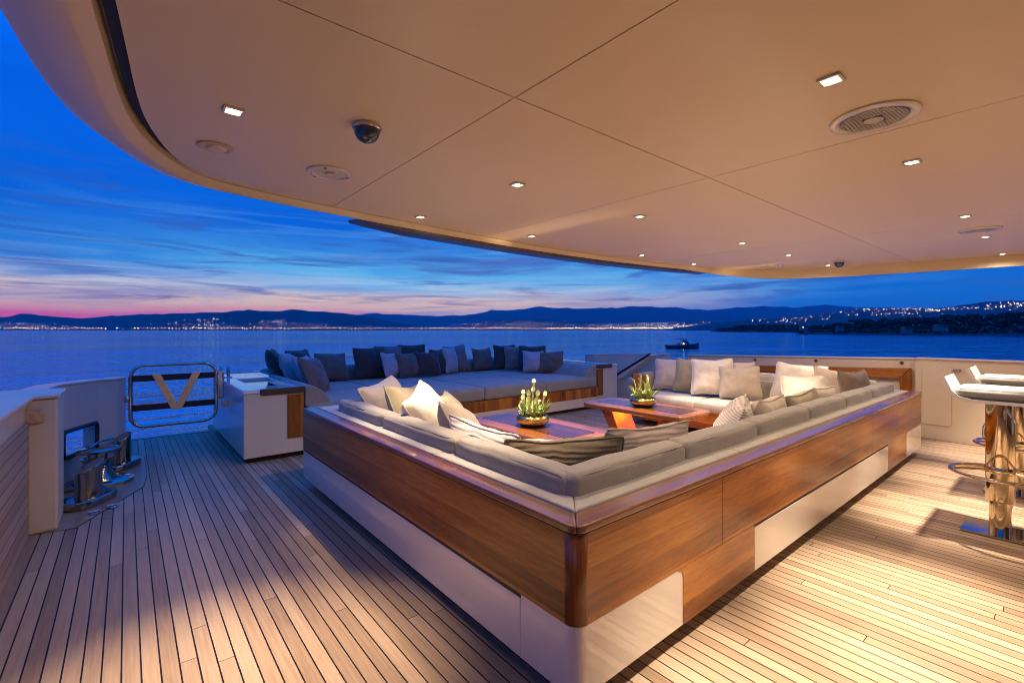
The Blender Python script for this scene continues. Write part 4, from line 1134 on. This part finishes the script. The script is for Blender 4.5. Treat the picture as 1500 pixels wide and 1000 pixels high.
def ceiling():
    t = thing('overhang', 'cream ceiling of the upper deck overhang with a curved rim and thin panel joints', 'ceiling', (3.2, 0, H))
    xs = [-3, .93, 2.13, 4.3, 9]; ys = [-4, -1.2, 1.112, 5]; g = .0022
    for i in range(4):
        for j in range(3):
            p = list(PATH)
            p = clip(p, 0, xs[i]+g, False); 
            if p: p = clip(p, 0, xs[i+1]-g, True)
            if p: p = clip(p, 1, ys[j]+g, False)
            if p: p = clip(p, 1, ys[j+1]-g, True)
            if len(p) > 2: MB().prism(p, H, H+.02).build('panel', M['ceiling'], t)
    big = offset_path(PATH, .19)
    MB().prism(offset_path(PATH, .03), H+.0205, H+.05).build('backing', M['dark_gap'], t)
    MB().prism(big, H+.055, H+.16).build('upper_deck', M['white_paint'], t)
    # rim: inner lip, crest, soffit sweeping out
    n_ = len(PATH); vs = []; k = 7
    for i, p in enumerate(PATH):
        f = i/(n_-1)
        # lip depth grows to starboard; gap (dark groove) widest on the port side
        lip = .03+.075*max(0, min(1, (p[0]-4.8)/1.2))
        gap = .036*max(0, min(1, (2.68-p[1])/.5))*(1 if p[0] < 1 else 0)+.004
        a = PATH[max(0, i-1)]; b = PATH[min(n_-1, i+1)]
        tt = Vector((b[0]-a[0], b[1]-a[1])).normalized(); nx, ny = -tt.y, tt.x
        sec = [(gap, H+.05), (gap+.004, H-.004), (gap+.035, H-lip), (gap+.05, H-lip-.002), (gap+.13, H-lip+.018), (gap+.19, H+.03), (gap+.20, H+.16)]
        vs += [(p[0]+nx*o, p[1]+ny*o, z) for o, z in sec]
    fs = [(i*k+j, (i+1)*k+j, (i+1)*k+j+1, i*k+j+1) for i in range(n_-1) for j in range(k-1)]
    MB().add(vs, fs, True).build('rim', M['ceiling'], t)
    # dark awning cassette under the aft rim
    seg = [p for p in PATH if 1.02 < p[0] < 5.25 and p[1] > 2.3]
    inn = offset_path(seg, .09); m = MB(); vs = []
    for i, p in enumerate(seg):
        a = seg[max(0, i-1)]; b = seg[min(len(seg)-1, i+1)]; tt = Vector((b[0]-a[0], b[1]-a[1])).normalized(); nx, ny = -tt.y, tt.x
        f = min(1, i/3.0)
        for o, z in ((.052, H-.030), (.060+.02*(1-f), H-.034-.022*f), (.195, H-.034-.022*f), (.205, H-.012)): vs.append((p[0]+nx*o, p[1]+ny*o, z))
    q = len(seg)
    m.add(vs, [(i*4+j, (i+1)*4+j, (i+1)*4+(j+1) % 4, i*4+(j+1) % 4) for i in range(q-1) for j in range(4)]+[(0, 1, 2, 3), ((q-1)*4+3, (q-1)*4+2, (q-1)*4+1, (q-1)*4)])
    m.build('awning_cassette', M['bronze'], t)
ceiling()
# wall of the saloon that carries the overhang, behind the camera
t = thing('saloon_wall', 'cream saloon wall at the forward end of the deck', 'wall', (3.2, -2.45, 0))
MB().box(-.45, 6.95, -2.6, -2.4, .005, H-.003).build('wall', M['cream_matt'], t)
t_d = MB().box(2.2, 4.4, -2.398, -2.37, .01, 1.8).build('sliding_door', M['glass_dark'], t, .005)

# ------------------------------------------------------------------ ceiling fittings
LW = 370
def downlight(x, y, label, power=LW, cone=53, spill=.07, tint=(1, .79, .55)):
    t = thing('downlight', label, 'downlight', (x, y, H), 'ceiling downlights'); local(t)
    m = MB(); o, i_ = .029, .022
    for (a, b, c, d) in ((-o, o, -o, -i_), (-o, o, i_, o), (-o, -i_, -i_, i_), (i_, o, -i_, i_)): m.box(a, b, c, d, -.008, -.0005)
    m.build('bezel', M['white_paint'], t, .0015)
    MB().box(-i_+.0005, i_-.0005, -i_+.0005, i_-.0005, -.004, -.0012).build('reflector', M['lens_rim'], t)
    MB().lathe([(.011, -.0095), (.013, -.007), (.013, -.0042), (.001, -.0041)], seg=16).build('lens', M['lens'], t)
    for nm, en, sz in (('downlight_beam', power, cone), ('downlight_spill', LW*spill, 168)):
        ld = bpy.data.lights.new(nm, 'SPOT'); ld.energy = en; ld.color = tint
        ld.spot_size = R(sz); ld.spot_blend = 1.0; ld.shadow_soft_size = .022
        lo = bpy.data.objects.new(nm, ld); COL.objects.link(lo); lo.parent = t; lo.location = (0, 0, -.03)
    return t
ordn = ['first', 'second', 'third', 'fourth', 'fifth', 'sixth']
for k, x in enumerate((1.56, 2.59, 4.08, 5.10, 6.38)):
    downlight(x, .45, f'square downlight in the row above the bar stools, {ordn[k]} from the camera', LW*(1.6 if k < 3 else 1.1), 45, .06, (1, .85, .68))
for k, x in enumerate((.27, 1.49, 2.50, 3.92, 4.89, 6.0)):
    downlight(x, 1.76, f'square downlight in the middle ceiling row over the sofa, {ordn[k]} from the left', LW*(1, .42, .7, .8, .8, .8)[k], 50, .025 if k == 0 else .08)
for k, x in enumerate((1.44, 2.39, 3.81, 4.76)):
    downlight(x, 2.655, f'square downlight in the aft row by the curved ceiling edge, {ordn[k]} from the left', LW*(.42, .7, .7, .7)[k], 50, .085)
for x in (2.59, 4.08, 5.10):
    downlight(x, -.95, 'square downlight in the row over the saloon doors')
def speaker(x, y, r, label, grille):
    t = thing('ceiling_speaker', label, 'speaker', (x, y, H), 'round ceiling speakers'); local(t)
    MB().lathe([(r, -.0005), (r, -.006), (r*.96, -.010), (r*.82, -.011), (r*.78, -.007), (r*.78, -.0045), (.001, -.0045)], seg=48).build('rim', M['white_paint'], t)
    if grille:
        m = MB(); k = 15
        for i in range(k):
            xx = (-1+2*(i+.5)/k)*r*.74; hl = math.sqrt(max(0, (r*.74)**2-xx*xx))
            if abs(xx) < r*.28:
                m.box(xx-.0022, xx+.0022, r*.22, hl, -.0095, -.0047); m.box(xx-.0022, xx+.0022, -hl, -r*.22, -.0095, -.0047)
            else: m.box(xx-.0022, xx+.0022, -hl, hl, -.0095, -.0047)
        m.build('grille_bars', M['white_paint'], t)
        MB().lathe([(r*.22, -.0047), (r*.22, -.011), (.001, -.011)], seg=24).build('badge', M['cream_matt'], t)
        MB().lathe([(r*.765, -.0046), (r*.765, -.0058), (.001, -.0058)], seg=40).build('recess', M['black_metal'], t)
    else:
        MB().lathe([(r*.3, -.0047), (r*.26, -.014), (.001, -.014)], (r*.1, 0, 0), 24).build('badge', M['cream_matt'], t)
        for a in (0, 2.1, 4.2):
            MB().lathe([(.006, -.0105), (.006, -.013), (.001, -.013)], (r*.88*math.cos(a), r*.88*math.sin(a), 0), 10).build('screw', M['bronze'], t)
speaker(1.955, .44, .125, 'large round ceiling speaker with a slotted grille between two downlights', True)
speaker(.715, 2.175, .095, 'round cream ceiling cover left of the ceiling joint', False)
speaker(4.72, .445, .115, 'small looking round ceiling speaker far to the right', True)
speaker(5.53, 2.16, .11, 'flattened round ceiling speaker near the far starboard rim', False)
t = thing('recessed_lamp', 'unlit round recessed ceiling lamp near the port rim', 'ceiling lamp', (.27, 2.16, H)); local(t)
MB().lathe([(.062, -.0005), (.062, -.006), (.05, -.009), (.044, -.004), (.001, -.003)], seg=36).build('ring', M['cream_matt'], t)
MB().lathe([(.036, -.0042), (.03, -.012), (.001, -.014)], (.004, .004, 0), 24).build('eyeball', M['ceiling'], t)
def dome(x, y, label):
    t = thing('dome_camera', label, 'security camera', (x, y, H), 'dome cameras on the ceiling'); local(t)
    MB().lathe([(.050, -.0005), (.050, -.012), (.047, -.015), (.001, -.015)], seg=36).build('mount', M['chrome'], t)
    MB().lathe([(.045, -.0152)]+[(.045*math.cos(a), -.0155-.045*math.sin(a)) for a in [R(10*i) for i in range(1, 9)]]+[(.001, -.0605)], seg=36).build('dome', M['glass_dark'], t)
dome(.656, 1.60, 'chrome security dome camera on the ceiling near the port side')
dome(5.80, 1.60, 'dark security dome camera on the ceiling far away near the starboard edge')

for o in sc.objects:
    if '_base' in o: del o['_base']
